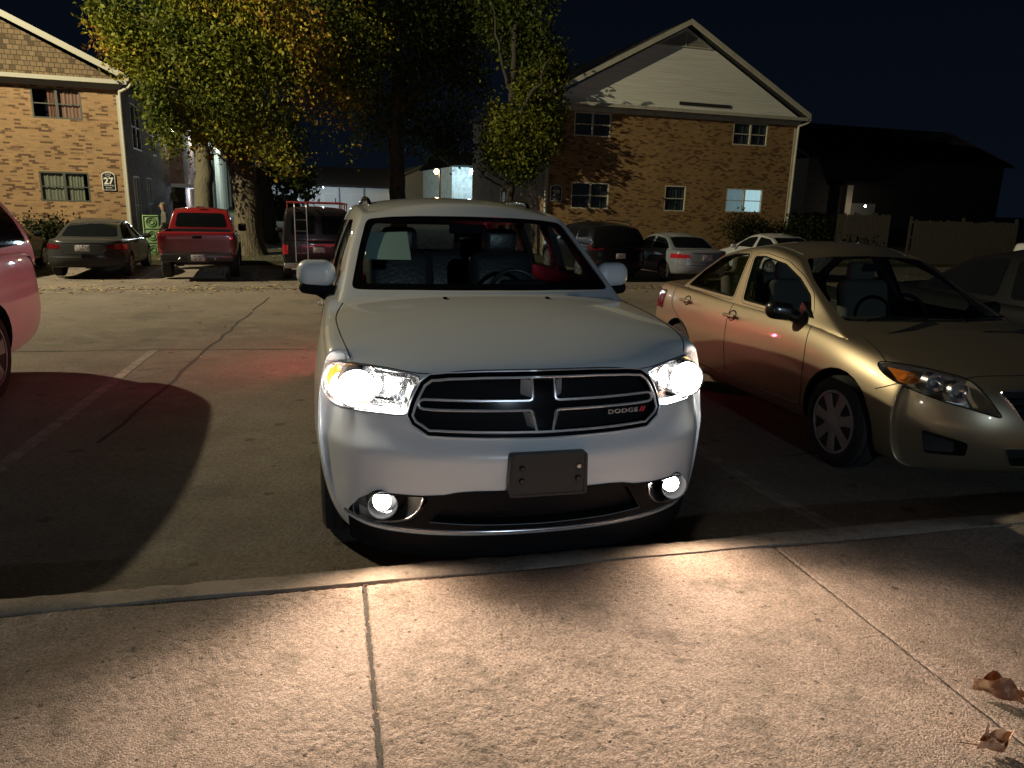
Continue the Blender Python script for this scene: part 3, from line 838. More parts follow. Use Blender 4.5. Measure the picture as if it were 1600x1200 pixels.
    sw.tube([c0 + t_ @ Vector((-.18, .0, 0)), c0 + t_ @ Vector((-.06, .03, -.02)), c0 + t_ @ Vector((.06, .03, -.02)), c0 + t_ @ Vector((.18, 0, 0))], .02, 6)
    sw.tube([c0 + t_ @ Vector((0, .03, -.02)), c0 + t_ @ Vector((0, 0, -.18))], .02, 6)
    sw.rbox(c0 + Vector((0, -.02, -.01)), (.14, .06, .11), .03, 3)
    sw.build('steering_wheel', mat('wheel_leather', (.05, .05, .05), .35), R, 50)
    def seat(x, y, w, z0=.0):
        S_ = MB().rbox((x, y - .22, .80 + z0), (w, .52, .2), .07, 4)
        S_.rbox((x, y + .10, 1.13 + z0), (w * .98, .17, .62), .075, 4, rot=Matrix.Rotation(rad(-12), 3, 'X'))
        o_ = S_.build('seat', SEAT, R, 50)
        hd = MB(); n_ = 1 if w < .7 else 2
        for k in range(n_):
            xx = x + (0 if n_ == 1 else (-.3 + .6 * k))
            hd.rbox((xx, y + .17, 1.51 + z0), (.26, .11, .19), .05, 4)
            for q in (-.06, .06): hd.tube([(xx + q, y + .16, 1.36 + z0), (xx + q, y + .17, 1.46 + z0)], .007, 6, mi=1)
        hd.build('headrest', [SEAT, CHROME], o_, 50)
    seat(-.38, 2.55, .50, -.06); seat(.38, 2.55, .50, -.06); seat(0, 3.5, 1.25, -.08)
    MB().rbox((0, 1.99, 1.545), (.24, .03, .065), .015, 3).build('interior_mirror', PLASTIC, R, 50)
    # a sheet of paper behind the glass
    pp = rounded([(-.665, 1.535), (-.405, 1.548), (-.410, 1.388), (-.672, 1.385)], .004, 2)
    pa = link('paper_sheet', patch(c, MB().prism(pp, 'y', .7, 2.5).mesh('c', CUTM), mat('paper', (.42, .58, .54), .8), -.03))
    pa.matrix_world = Matrix.Translation((.1606, 2.9596, 0)) @ Matrix.Rotation(.23837, 4, 'Z') @ Matrix.Rotation(-.03097, 4, 'X')
    tag(pa, 'pale green sheet of paper propped behind the white SUV windscreen', 'paper')
    return R
build_suv()
# ================================================================== the gold sedan: shells
SED_BODY = dict(
    front=[(.17, .74, .13, 1), (.26, .78, .075, 1), (.37, .80, .03, 1), (.45, .81, .005, 1), (.53, .81, .01, 1), (.60, .80, .03, 1), (.67, .79, .065, 1), (.75, .76, .12, 1)],
    plan=[(0, 0), (.3, .02), (.45, .065), (.58, .14), (.68, .24), (.75, .36), (.82, .56)], fdrop=.03,
    st=[(.38, .18, .825, .755, .74, .835, .70), (.64, .20, .885, .815, .80, .865, .76), (.95, .22, .935, .865, .82, .89, .79), (1.25, .22, .97, .90, .82, .875, .795),
        (1.7, .22, .98, .935, .82, .87, .80), (2.6, .22, .985, .955, .82, .875, .80), (3.3, .22, .99, .975, .82, .875, .80), (3.6, .23, 1.0, .985, .82, .885, .80),
        (3.9, .25, 1.03, .99, .80, .87, .79), (4.25, .29, 1.045, .99, .78, .84, .76)],
    rear=[(.30, .74, 4.44, 1), (.36, .78, 4.49, 1), (.44, .80, 4.52, 1), (.53, .81, 4.53, 1), (.63, .81, 4.52, 1), (.74, .80, 4.50, 1), (.86, .78, 4.48, 1), (.98, .74, 4.45, 1)],
    rplan=[(0, 0), (.4, .03), (.6, .09), (.75, .22), (.82, .32)])
SED_CABIN = dict(
    rows=[(.86, .80, .82, .80, .75, 4.15, .22, .15), (.94, .745, .80, .77, .97, 4.0, .22, .15), (1.0, .71, .775, .74, 1.12, 3.90, .22, .14), (1.14, .655, .72, .68, 1.43, 3.66, .19, .12),
          (1.28, .60, .655, .62, 1.72, 3.42, .15, .10), (1.36, .56, .61, .58, 1.89, 3.26, .12, .09), (1.425, .515, .57, .53, 2.02, 3.08, .10, .08)],
    s=[0, .03, .14, .32, .52, .72, .88, .97, 1], roof=[(0, 1.43), (.1, 1.46), (.35, 1.497), (.65, 1.485), (.9, 1.44), (1, 1.415)], rd=.058)
def build_gold_sedan():
    R = thing('gold_sedan', 'champagne gold sedan parked beside the white SUV, black mirror and plastic wheel covers', 'sedan', (3.22047, 4.07609, -.0137), (-.02703, 0, .2048))
    pm = paint('champagne', (.36, .295, .20), .40, .8)
    b = body_shell(SED_BODY, pm, 3); c = cabin_shell(SED_CABIN, pm, 2)
    tb = bvh(b)
    plan = lambda a: ip(abs(a), *zip(*SED_BODY['plan']))
    BOWL = mat('lamp_bowl_matt', (.42, .39, .34), .4, metal=.4, bump=[(40, 2, .3, .01)])
    hl = curve([(.778, .782), (.70, .790), (.60, .775), (.505, .750), (.472, .695), (.430, .615), (.405, .560), (.47, .572), (.55, .594), (.655, .622), (.72, .650), (.785, .683), (.800, .73)], 4, True)
    fogp = rounded([(.716, .438), (.53, .392), (.515, .30), (.68, .285)], .025)
    gr = rounded([(-.386, .700), (.386, .700), (.29, .530), (-.29, .530)], .03)
    lg = rounded([(-.36, .375), (.36, .375), (.265, .250), (-.265, .250)], .03)
    fw = [(1.50, .974), (1.92, .970), (2.44, .987), (2.545, 1.345), (2.39, 1.352), (2.08, 1.305), (1.83, 1.210), (1.62, 1.10)]
    rw = [(2.63, .992), (3.60, 1.014), (3.42, 1.165), (3.14, 1.312), (2.92, 1.350), (2.66, 1.36)]
    wind = rounded([(-.672, .966), (-.4, .972), (0, .976), (.4, .972), (.672, .966), (.60, 1.22), (.515, 1.357), (.3, 1.378), (0, 1.386), (-.3, 1.378), (-.515, 1.357), (-.60, 1.22)], .03, 3)
    rear = rounded([(-.60, 1.06), (.60, 1.06), (.50, 1.35), (-.50, 1.35)], .05)
    me = boolean(b, c, 'UNION')
    me = boolean(me, cabin_shell(SED_CABIN, CUTM, 2, .05), 'DIFFERENCE')
    me = boolean(me, MB().box((-.72, 1.45, .4), (.72, 3.9, .93)).mesh('c', CUTM), 'DIFFERENCE')
    cut = joinmb(wheel_cut(.95, .315, .5), wheel_cut(3.55, .315, .5))
    cut.prism(gr, 'y', -.4, .25); cut.prism(lg, 'y', -.4, .25)
    for s in (1, -1):
        cut.prism([(s * a, z) for a, z in hl], 'y', -.4, lambda a, z: plan(a) * .85 + .27, 1)
        cut.prism([(s * a, z) for a, z in fogp], 'y', -.4, lambda a, z: plan(a) + .16)
        for o_ in (fw, rw): cut.prism(rounded(o_, .03), 'x', .35 * s, 1.3 * s)
    me = boolean(me, cut.mesh('c', [CUTM, BOWL]), 'DIFFERENCE')
    me = boolean(me, joinmb(MB().prism(wind, 'y', .7, 2.25), MB().prism(rear, 'y', 2.95, 4.3)).mesh('c', CUTM), 'DIFFERENCE')
    link('body', me, R, 32)
    link('windscreen', patch(c, MB().prism(wind, 'y', .6, 2.4).mesh('c', CUTM), AUTOGLASS, -.006), R, 50)
    link('rear_window', patch(c, MB().prism(rear, 'y', 2.9, 4.3).mesh('c', CUTM), AUTOGLASS, -.006), R, 50)
    tc_ = bvh(c)
    for s in (1, -1):
        for o_ in (fw, rw):
            w_ = side_pane(c, rounded(o_, .03), s, AUTOGLASS, -.008, R)
            MB().tube(onto(tc_, dense(rounded(o_, .03), .05), 'x', 2 * s, .0), .007, 6, True).build('window_seal', PLASTIC, w_, 60)
            MB().tube(onto(tc_, dense(inset2(rounded(o_, .03), -.030), .05), 'x', 2 * s, -.001), .003, 5, True).build('door_frame_gap', CUTM, w_, 60)
        # headlamp
        H = link('headlight', patch(b, MB().prism([(s * a, z) for a, z in hl], 'y', -.3, 1.2).mesh('c', CUTM), LENS, -.002), R, 50)
        for x, r in ((.655, .055), (.56, .060)):
            z = .712 if x > .6 else .672
            MB().lathe([(.03, .01), (.03, r * .3), (.02, r * .7), (-.01, r), (-.02, r * 1.06), (.03, r * 1.1)], (s * x, plan(x) + .14, z), 'y', 24, caps=False).build('reflector', CHROME, H, 40)
            MB().lathe([(-.02, 1e-6), (-.015, .018), (.02, .02)], (s * x, plan(x) + .15, z), 'y', 14).build('bulb', mat('bulb_clear', (.5, .5, .48), .15, metal=.5), H, 40)
        am = [(s * a, z_) for a, z_ in [(.775, .770), (.72, .765), (.705, .715), (.74, .690), (.785, .700)]]
        link('marker_lamp', solid(patch(b, MB().prism(am, 'y', -.3, 1.2).mesh('c', CUTM), mat('amber_lens', (.62, .17, .02), .2, coat=1), -.02), .012), H, 40)
        MB().tube(onto(tb, [(s * a, z_) for a, z_ in hl], 'y', -3, .0), .0045, 6, True).build('lamp_rim', PLASTIC, H, 50)
        # mirror
        mm = MB().rbox((s * .915, 1.615, .985), (.20, .12, .135), .055, 4)
        mm.v = [(x_, y_ + (abs(x_) - .82) * .25, z_ + (abs(x_) - .9) * .1) for x_, y_, z_ in mm.v]
        mm.tube([(s * .80, 1.575, .945), (s * .86, 1.60, .96)], [.05, .04], 8)
        mm.prism([(1.44, .955), (1.66, .957), (1.60, 1.06)], 'x', s * .70, s * .765)
        mm.build('side_mirror', mat('mirror_black', (.010, .010, .010), .3, coat=.3), R, 50)
        for y, z in ((2.50, .842), (3.42, .875)):
            h_ = MB().rbox((s * .872, y, z), (.03, .20, .028), .012, 3).build('door_handle', pm, R, 50)
            P = onto(tb, [(y + math.cos(a) * .06 + .0, z + math.sin(a) * .042) for a in [i * math.pi / 8 for i in range(16)]], 'x', 2 * s, .001)
            if len(P) > 3: MB().tube(P, .006, 5, True).build('handle_recess', CUTM, h_, 50)
        # seams
        for L_ in ([(1.43, .955), (1.40, .86), (1.36, .70), (1.345, .50), (1.36, .33)], [(2.56, .955), (2.57, .8), (2.55, .6), (2.52, .36)], [(3.80, .97), (3.74, .80), (3.50, .68), (3.25, .52), (3.16, .36)]):
            seam(tb, L_, R, 'x', 2 * s, .0042)
        seam(tb, [(1.36, .330), (2.0, .315), (3.15, .320)], R, 'x', 2 * s, .005)
        seam(tb, [(s * .68, 1.16), (s * .70, .95), (s * .735, .78), (s * .765, .63)], R, r=.0042)
        seam(tb, [(.605, .622), (.53, .655), (.47, .686)], R, 'x', 2 * s, .0035)
        MB().tube(onto(tb, [(s * a, z_) for a, z_ in fogp], 'y', -3, .0), .004, 5, True).build('fog_trim', pm, R, 50)
        end_pane(b, [(s * a, z) for a, z in [(.50, .72), (.86, .74), (.86, .93), (.55, .91)]], 4.0, 4.8, REDLENS, .008, R, 'tail_light', .03)
        seam(bvh(c), [(s * .475, 2.10), (s * .52, 2.5), (s * .52, 3.0)], R, r=.004)
        wp = MB(); x0 = s * .1 if s > 0 else -.62
        wp.tube(curve([(x0, .985 + .12 * abs(x0), .985), (x0 + .22, 1.08, 1.005), (x0 + .50, 1.085 + .1 * (x0 > 0), .995)], 5), .009, 6)
        wp.build('wiper', PLASTIC, R, 50)
    seam(tb, [(-.50, .752), (-.39, .766), (-.15, .773), (0, .774), (.15, .773), (.39, .766), (.50, .752)], R, 'y', -3, .0035)
    t = MB()
    t.tube(onto(tb, dense(gr, .04), 'y', -3, .003), .008, 6, True); t.build('grille_trim', CHROME, R, 50)
    for k, z in enumerate((.66, .62, .575)):
        MB().tube(onto(tb, [(x, z) for x in np.linspace(-.30, .30, 12)], 'y', -3, -.03), .011, 6).build('grille_bar', PLASTIC, R, 50)
    MB().tube(onto(tb, dense(lg, .04), 'y', -3, .0), .005, 6, True).build('intake_trim', pm, R, 50)
    CAP = mat('wheel_cover', (.46, .46, .47), .38, metal=.55)
    for y in (.95, 3.55): both(lambda s: make_wheel(R, s * .765, y, .315, .2, .212, s, CAP, 7, True, sub='wheel_cover'))
    # inside
    S2 = mat('seat_cloth', (.075, .07, .064), .9)
    MB().rbox((0, 1.50, .82), (1.36, .5, .24), .09, 4).build('dashboard', mat('dash', (.02, .02, .021), .6), R, 50)
    c0 = Vector((.34, 1.83, .92)); t_ = Matrix.Rotation(rad(-25), 3, 'X')
    MB().tube([c0 + t_ @ Vector((math.cos(a) * .18, 0, math.sin(a) * .18)) for a in [i * math.pi / 14 for i in range(28)]], .016, 8, True).build('steering_wheel', PLASTIC, R, 50)
    for x, y, w in ((-.35, 2.30, .48), (.35, 2.30, .48), (0, 3.15, 1.15)):
        q = MB().rbox((x, y - .2, .58), (w, .5, .18), .07, 4); q.rbox((x, y + .1, .88), (w * .96, .16, .58), .07, 4, rot=Matrix.Rotation(rad(-13), 3, 'X'))
        st = q.build('seat', S2, R, 50)
        for xx in ((x,) if w < .7 else (-.3, .3)): MB().rbox((xx, y + .19, 1.23), (.25, .10, .17), .045, 4).build('headrest', S2, st, 50)
    MB().rbox((0, 1.86, 1.30), (.22, .03, .06), .014, 3).build('interior_mirror', PLASTIC, R, 50)
build_gold_sedan()
# ================================================================== the other vehicles
def far_root(name, label, cat, rear_xy, L, yaw=17., group=None, sc=1., sz=None):
    """a vehicle parked nose away from us: its tail stands at rear_xy"""
    a = rad(yaw); away = Vector((-math.sin(a), math.cos(a), 0))
    p = Vector((rear_xy[0], rear_xy[1], 0)) + away * L * sc
    p.z = ground_z(rear_xy[0], rear_xy[1])
    o = thing(name, label, cat, p, (0, 0, a + math.pi), group)
    o.scale = (sc, sc, sz or sc); return o

SED_SIDE = [[(1.52, .974), (2.46, .987), (2.55, 1.345), (2.39, 1.352), (2.08, 1.305), (1.72, 1.15)], [(2.63, .992), (3.60, 1.014), (3.42, 1.165), (3.14, 1.312), (2.66, 1.36)]]
SED_REAR = ([(-.62, 1.05), (.62, 1.05), (.52, 1.36), (-.52, 1.36)], 2.95, 4.35)
SED_TAIL = [([(.48, .80), (.60, .775), (.86, .755), (.86, .89), (.74, .90), (.52, .875)], 3.9, 4.8)]
SED_WHEELS = [(.95, .315, .865), (3.55, .315, .865)]
ROW = 'vehicles parked across the lane'
def sedan(name, label, rear_xy, pm, group=ROW, yaw=17., sc=1.05, lens=REDLENS, plate=True, sz=.975):
    R = far_root(name, label, 'sedan', rear_xy, 4.53, yaw, group, sc, sz)
    b, c = far_car(R, SED_BODY, SED_CABIN, pm, SED_WHEELS, SED_SIDE, SED_REAR, SED_TAIL, (4.535, .80) if plate else None, .5, (.93, 1.6, .98), lamp_m=lens)
    t = bvh(b)
    seam(t, [(-.70, .985), (-.45, .74), (-.42, .66), (0, .65), (.42, .66), (.45, .74), (.70, .985)], R, 'y', 8, .006, 'boot_gap')
    P = onto(t, [(x, .93) for x in np.linspace(-.44, .44, 10)], 'y', 8, .004)
    if len(P) > 2: MB().tube(P, .010, 6).build('chrome_strip', CHROME, R, 50)
    seam(t, [(-.84, .56), (-.4, .57), (.4, .57), (.84, .56)], R, 'y', 8, .006, 'bumper_gap')
    for s in (-1, 1):
        for y in (2.5, 3.42): MB().rbox((s * .872, y, .86), (.03, .2, .03), .012, 3).build('door_handle', pm, R, 50)
        seam(t, [(2.56, .95), (2.55, .6), (2.52, .36)], R, 'x', 2 * s, .006)
    return R
pA = at_px(133, 430, 18.5)
X17 = Vector((math.cos(rad(17)), math.sin(rad(17)), 0))
sedan('grey_sedan', 'dark grey sedan with a chrome boot strip, between the brick wall and the red pickup', pA, paint('graphite', (.030, .031, .031), .3, .3))
sedan('black_sedan', 'black car mostly hidden between the pink lit vehicle and the dark grey sedan', pA - X17 * 2.75, paint('black', (.008, .008, .009), .28), plate=False)
pF = at_px(1103, 437, 21.2)
sedan('silver_sedan', 'silver sedan with red tail lamps showing past the gold sedan roof', pF, paint('silver', (.21, .235, .27), .3, .25), sc=1.0, sz=.92, lens=mat('red_lens_bright', (.24, .012, .018), .12, coat=1, emit=(1, .02, .04), estr=.05))
pG = at_px(1268, 437, 22.6)
sedan('white_sedan', 'white sedan of which only the roof shows above the gold sedan', pG, paint('white_dull', (.40, .41, .41), .3), sc=1.0, sz=.93)
# dark sedan in the stall to the right of the gold one, nose to the kerb like it
def near_dark():
    R = thing('dark_sedan', 'dark sedan in deep shadow right of the gold sedan, cut by the frame edge', 'sedan', (5.95, 4.75, -.02), (-.027, 0, .2048))
    far_car(R, SED_BODY, SED_CABIN, paint('black', (.008, .008, .009), .28), SED_WHEELS, SED_SIDE, SED_REAR, SED_TAIL, None, .5, (.93, 1.6, .98),
            front_w=([(-.66, .98), (.66, .98), (.51, 1.36), (-.51, 1.36)], .6, 2.4))
near_dark()

SUV_SIDE = [[(1.80, 1.235), (2.55, 1.245), (2.60, 1.58), (2.32, 1.58), (2.12, 1.50)], [(2.68, 1.245), (3.50, 1.26), (3.54, 1.58), (2.71, 1.58)], [(3.62, 1.27), (4.45, 1.33), (4.28, 1.56), (3.66, 1.58)]]
SUV_REAR = ([(-.66, 1.22), (.66, 1.22), (.56, 1.585), (-.56, 1.585)], 4.3, 5.4)
SUV_WHEELS = [(.93, .37, .94), (3.97, .37, .94)]
def suv(name, label, R, pm, lens, plate=True, wheels=SUV_WHEELS, side=SUV_SIDE):
    b, c = far_car(R, SUV_BODY, SUV_CABIN, pm, wheels, side, SUV_REAR, [([(.52, .98), (.90, .96), (.90, 1.10), (.60, 1.12)], 4.3, 5.4)], (5.10, .80) if plate else None, .55, (1.0, 1.82, 1.22), lamp_m=lens)
    t = bvh(b)
    seam(t, [(-.84, .62), (-.4, .63), (.4, .63), (.84, .62)], R, 'y', 8, .006, 'bumper_gap')
    for s in (-1, 1):
        if plate: MB().tube(curve([(s * .585, 2.5, 1.70), (s * .585, 2.6, 1.79), (s * .595, 3.4, 1.805), (s * .585, 4.3, 1.77), (s * .58, 4.4, 1.69)], 6), .018, 8).build('roof_rail', GLOSSK, R, 50)
        end_pane(b, [(s * a, z) for a, z in [(.66, .52), (.82, .52), (.82, .57), (.66, .57)]], 4.3, 5.4, lens, .006, R, 'reflector', .01)
        for y in (2.62, 3.6): MB().rbox((s * .955, y, 1.0), (.03, .2, .035), .014, 3).build('door_handle', pm, R, 50)
        seam(t, [(2.62, 1.1), (2.6, .7), (2.62, .4)], R, 'x', 2 * s, .006)
    MB().tube([(0.0, 4.98, 1.24), (.25, 4.97, 1.27)], .008, 6).build('rear_wiper', PLASTIC, R, 50)
    return R
pE = at_px(968, 437, 21.2)
suv('black_suv', '', far_root('black_suv', 'black SUV with pale number plate parked in front of the dim brick building', 'suv', pE, 5.1, 17., ROW, sc=.93), paint('black', (.008, .008, .009), .28), REDLENS)
# the vehicle at the left edge: right-hand side plane at site -2.55, tail at 8.6
q = SXv * (-3.52) + SYv * 3.10
Rp = thing('pink_lit_suv', 'pale SUV at the left frame edge, its flank glowing pink in red tail light', 'suv', (q.x, q.y, -.02), (-.031, 0, rad(15.5)))
Rp.scale = (1, 1.14, 1.08)
suv('', '', Rp, paint('white', (.74, .75, .75), .3), REDLENS, False, [(.93, .37, .94), (3.62, .37, .94)], SUV_SIDE[:2] + [[(3.64, 1.17), (4.76, 1.22), (4.66, 1.42), (4.50, 1.59), (3.68, 1.60)]])

# ---- the red pickup
def pickup(name, label, rear_xy, pm, yaw=17.):
    R = far_root(name, label, 'pickup', rear_xy, 5.3, yaw, ROW)
    K = 8
    B = dict(front=[(.50, .80, .08, 1), (.58, .84, .02, 1), (.68, .86, 0, 1), (.78, .87, 0, 1), (.88, .87, .02, 1), (.96, .86, .05, 1), (1.03, .84, .08, 1), (1.09, .80, .14, 1)],
             plan=[(0, 0), (.5, .05), (.7, .14), (.85, .32)],
             st=[(.4, .48, 1.14, 1.07, .84, .92, .82), (.9, .50, 1.18, 1.10, .86, .95, .86), (1.4, .50, 1.20, 1.13, .86, .92, .87), (2.2, .48, 1.2, 1.17, .86, .92, .88), (3.2, .48, 1.22, 1.2, .86, .92, .89),
                 (3.6, .50, 1.24, 1.225, .86, .93, .905), (4.2, .52, 1.24, 1.225, .86, .95, .905), (4.9, .54, 1.24, 1.225, .86, .93, .905), (5.16, .55, 1.24, 1.225, .86, .92, .90)],
             rear=[(.60, .84, 5.26, 1), (.68, .88, 5.28, 1), (.76, .89, 5.28, 1), (.86, .90, 5.28, 1), (.96, .90, 5.28, 1), (1.06, .90, 5.28, 1), (1.16, .90, 5.275, 1), (1.22, .89, 5.26, 1)],
             rplan=[(0, 0), (.8, .01), (.9, .03)])
    Cb = dict(rows=[(1.08, .84, .86, .85, 1.28, 3.42, .16, .02), (1.16, .82, .85, .84, 1.42, 3.42, .16, .02), (1.26, .79, .82, .82, 1.58, 3.40, .15, .02), (1.42, .74, .77, .77, 1.80, 3.36, .13, .02),
                    (1.58, .69, .72, .71, 2.02, 3.31, .11, .02), (1.68, .65, .68, .67, 2.17, 3.26, .10, .02), (1.74, .60, .63, .62, 2.30, 3.18, .08, .02)],
              s=[0, .05, .2, .45, .7, .9, .97, 1], roof=[(0, 1.735), (.2, 1.775), (.5, 1.80), (.85, 1.785), (1, 1.74)], rd=.06)
    b = body_shell(B, pm, 2); c = cabin_shell(Cb, pm, 2)
    cut = joinmb(wheel_cut(.95, .39, .55), wheel_cut(4.2, .39, .55)); cut.box((-.78, 3.55, .78), (.78, 5.20, 1.5))
    link('body', boolean(b, cut.mesh('c', CUTM), 'DIFFERENCE'), R, 35); link('cab', c, R, 35)
    for o_ in ([(1.98, 1.20), (2.72, 1.21), (2.75, 1.60), (2.42, 1.60), (2.2, 1.5)], [(2.82, 1.21), (3.30, 1.22), (3.24, 1.58), (2.85, 1.60)]):
        both(lambda s: side_pane(c, rounded(o_, .05), s, DARKGLASS, .004, R))
    end_pane(c, rounded([(-.66, 1.27), (.66, 1.27), (.58, 1.64), (-.58, 1.64)], .08), 2.9, 3.6, DARKGLASS, .004, R, 'rear_window')
    t = bvh(b)
    both(lambda s: end_pane(b, rounded([(s * .76, .84), (s * .90, .84), (s * .90, 1.12), (s * .76, 1.12)], .02), 5.0, 5.5, REDLENS, .01, R, 'tail_light', .02))
    seam(t, [(-.755, 1.2), (-.75, .74), (0, .735), (.75, .74), (.755, 1.2)], R, 'y', 8, .007, 'tailgate_gap')
    MB().rbox((0, 5.30, 1.10), (.22, .02, .07), .02, 3).build('tailgate_handle', PLASTIC, R, 50)
    bm_ = MB().rbox((0, 5.36, .60), (1.70, .16, .20), .04, 3)
    bm_.rbox((0, 5.43, .555), (.46, .04, .16), .02, 3)
    bp = bm_.build('rear_bumper', mat('bumper_dark', (.03, .03, .032), .3, metal=.4), R, 50)
    MB().rbox((0, 5.455, .60), (.31, .012, .155), .004).build('licence_plate', PLATE, R, 40)
    for s in (-1, 1):
        MB().tube([(s * .40, 5.45, .60), (s * .43, 5.47, .56)], .022, 8).build('tow_light', CHROME, bp, 50)
        MB().rbox((s * 1.02, 1.95, 1.22), (.22, .12, .22), .05, 4).build('side_mirror', PLASTIC, R, 50)
        for y in (2.62, 3.2): MB().rbox((s * .925, y, 1.06), (.03, .18, .035), .014, 3).build('door_handle', CHROME, R, 50)
    MB().tube([(0, 3.6, .52), (0, 5.2, .5)], .05, 8).build('exhaust', mat('underbody', (.02, .02, .02), .7), R, 50)
    MB().rbox((0, 4.2, .39), (1.4, .14, .14), .06, 3).build('rear_axle', mat('underbody', (.02, .02, .02), .7), R, 50)
    MB().rbox((0, 3.20, 1.80), (.2, .07, .03), .012, 3).build('brake_lamp', REDLENS, R, 50)
    for y in (.95, 4.2): both(lambda s: make_wheel(R, s * .82, y, .39, .24, .24, s))
    return R
pC = at_px(312, 433, 18.7)
pickup('red_pickup', 'dark red pickup with extended cab, between the dark grey sedan and the black van', pC, paint('red', (.17, .008, .012), .3), 19.)
pH = at_px(1830, 437, 24.0)
pickup('white_pickup', 'white pickup cab peeping over the dark sedan at the right frame edge', pH, paint('white', (.74, .75, .75), .3))

# ---- the black van with ladder and roof rack
def van():
    R = far_root('black_van', 'black cargo van with a rear ladder and roof rack, red light on its doors', 'van', at_px(500, 437, 18.9), 5.4, 17., ROW, .9)
    pm = paint('black_van', (.016, .015, .017), .28)
    B = dict(front=[(.35, .82, .1, 1), (.43, .88, .04, 1), (.53, .92, 0, 1), (.63, .93, 0, 1), (.75, .93, .02, 1), (.88, .93, .03, 1), (1.0, .92, .06, 1), (1.08, .9, .1, 1)],
             plan=[(0, 0), (.5, .04), (.8, .12), (.95, .3)],
             st=[(.5, .36, 1.16, 1.10, .88, .97, .90), (1.0, .38, 1.22, 1.15, .9, .99, .93), (1.6, .4, 1.25, 1.2, .9, 1.0, .96), (2.6, .4, 1.25, 1.2, .9, 1.0, .97), (3.6, .4, 1.25, 1.2, .9, 1.0, .97), (4.4, .4, 1.25, 1.2, .9, 1.0, .97), (5.2, .42, 1.25, 1.2, .9, .99, .96)],
             rear=[(.46, .90, 5.36, 1), (.54, .95, 5.38, 1), (.64, .96, 5.385, 1), (.74, .96, 5.385, 1), (.86, .96, 5.385, 1), (.98, .96, 5.38, 1), (1.1, .96, 5.375, 1), (1.2, .95, 5.36, 1)], rplan=[(0, 0), (.8, .01), (.96, .05)])
    Cb = dict(rows=[(1.1, .92, .975, .965, .75, 5.37, .2, .04), (1.2, .90, .975, .96, .95, 5.37, .2, .04), (1.35, .88, .965, .95, 1.15, 5.35, .18, .04), (1.60, .84, .94, .92, 1.5, 5.32, .16, .04), (1.85, .78, .90, .88, 1.82, 5.28, .14, .04),
                    (2.0, .74, .86, .84, 2.0, 5.25, .12, .04), (2.08, .70, .80, .79, 2.12, 5.18, .1, .04)],
              s=[0, .04, .15, .4, .65, .88, .97, 1], roof=[(0, 2.04), (.2, 2.09), (.6, 2.10), (1, 2.06)], rd=.06)
    b, c = far_car(R, B, Cb, pm, [(1.0, .37, .98), (4.1, .37, .98)], [[(1.75, 1.30), (2.35, 1.30), (2.4, 1.8), (2.1, 1.8)]],
                   None, [([(.83, .80), (.97, .80), (.97, 1.06), (.83, 1.06)], 5.0, 5.6)], (5.41, .93), .6, (1.08, 1.8, 1.32), lamp_m=mat('red_lens_bright'), hub=ALLOY)
    for s in (-1, 1):
        end_pane(c, rounded([(s * .10, 1.36), (s * .74, 1.36), (s * .70, 1.86), (s * .10, 1.86)], .05), 5.0, 5.6, DARKGLASS, .004, R, 'rear_window')
        seam(bvh(c), [(s * .02, 1.25), (s * .02, 2.0)], R, 'y', 8, .006, 'door_gap')
        for z in (.7, 1.15, 1.7): MB().tube([(s * .90, 5.40, z), (s * .90, 5.40, z + .12)], .02, 6).build('hinge', pm, R, 50)
    MB().rbox((0, 5.46, .50), (1.9, .14, .14), .03, 3).build('rear_bumper', mat('bumper_chrome', (.4, .4, .42), .25, metal=.8), R, 50)
    L = MB()
    for x in (.30, .62): L.tube(curve([(x, 5.50, .60), (x, 5.47, 1.2), (x, 5.45, 1.9), (x, 5.40, 2.14), (x, 5.2, 2.2)], 6), .016, 8)
    for z in (.85, 1.15, 1.45, 1.75): L.tube([(.30, 5.49 - (z - .6) * .03, z), (.62, 5.49 - (z - .6) * .03, z)], .012, 6)
    L.build('ladder', mat('ladder_metal', (.55, .55, .56), .3, metal=.8), R, 50)
    K = MB()
    for s in (-1, 1):
        K.tube([(s * .80, 2.3, 2.20), (s * .80, 5.3, 2.20)], .022, 6)
        for y in (2.4, 3.4, 4.4, 5.25): K.tube([(s * .80, y, 2.02), (s * .80, y, 2.22)], .018, 6)
    for y in (2.4, 3.0, 3.6, 4.2, 4.8, 5.3): K.tube([(-.80, y, 2.2), (.80, y, 2.2)], .020, 6)
    K.tube([(-.5, 5.3, 2.2), (-.5, 5.3, 2.36)], .014, 6)
    K.build('roof_rack', mat('rack_red', (.20, .03, .03), .4, metal=.3), R, 50)
    P = onto(bvh(b), [(x, 1.06) for x in np.linspace(-.55, .12, 8)], 'y', 8, .012)
    MB().tube([(-.52, 5.41, 1.06), (.12, 5.41, 1.06)], .03, 8).build('door_bar', mat('red_gloss', (.35, .02, .03), .25, coat=1), R, 50)
van()
# a distant car parked beyond the big tree
pD = at_px(445, 350, 46)
Rd = thing('distant_suv', 'distant dark car parked behind the big tree trunk, left of the van roof', 'suv', (pD.x, pD.y, pD.z), (0, 0, rad(197)))
far_car(Rd, SUV_BODY, SUV_CABIN, paint('black', (.008, .008, .009), .28), SUV_WHEELS, SUV_SIDE, SUV_REAR, [([(.52, .98), (.90, .96), (.90, 1.10), (.60, 1.12)], 4.3, 5.4)], None, .55, lv=1)
# ================================================================== buildings
BA = rad(18.18)
BXv = Vector((math.cos(BA), math.sin(BA), 0)); BYv = Vector((-math.sin(BA), math.cos(BA), 0))
O27 = Vector((-13.281, 26.037, 0)); O28 = O27 + BXv * 15.15
def bpt(x, y, z=0.): return O27 + BXv * x + BYv * y + Vector((0, 0, z))
GZ = -.48

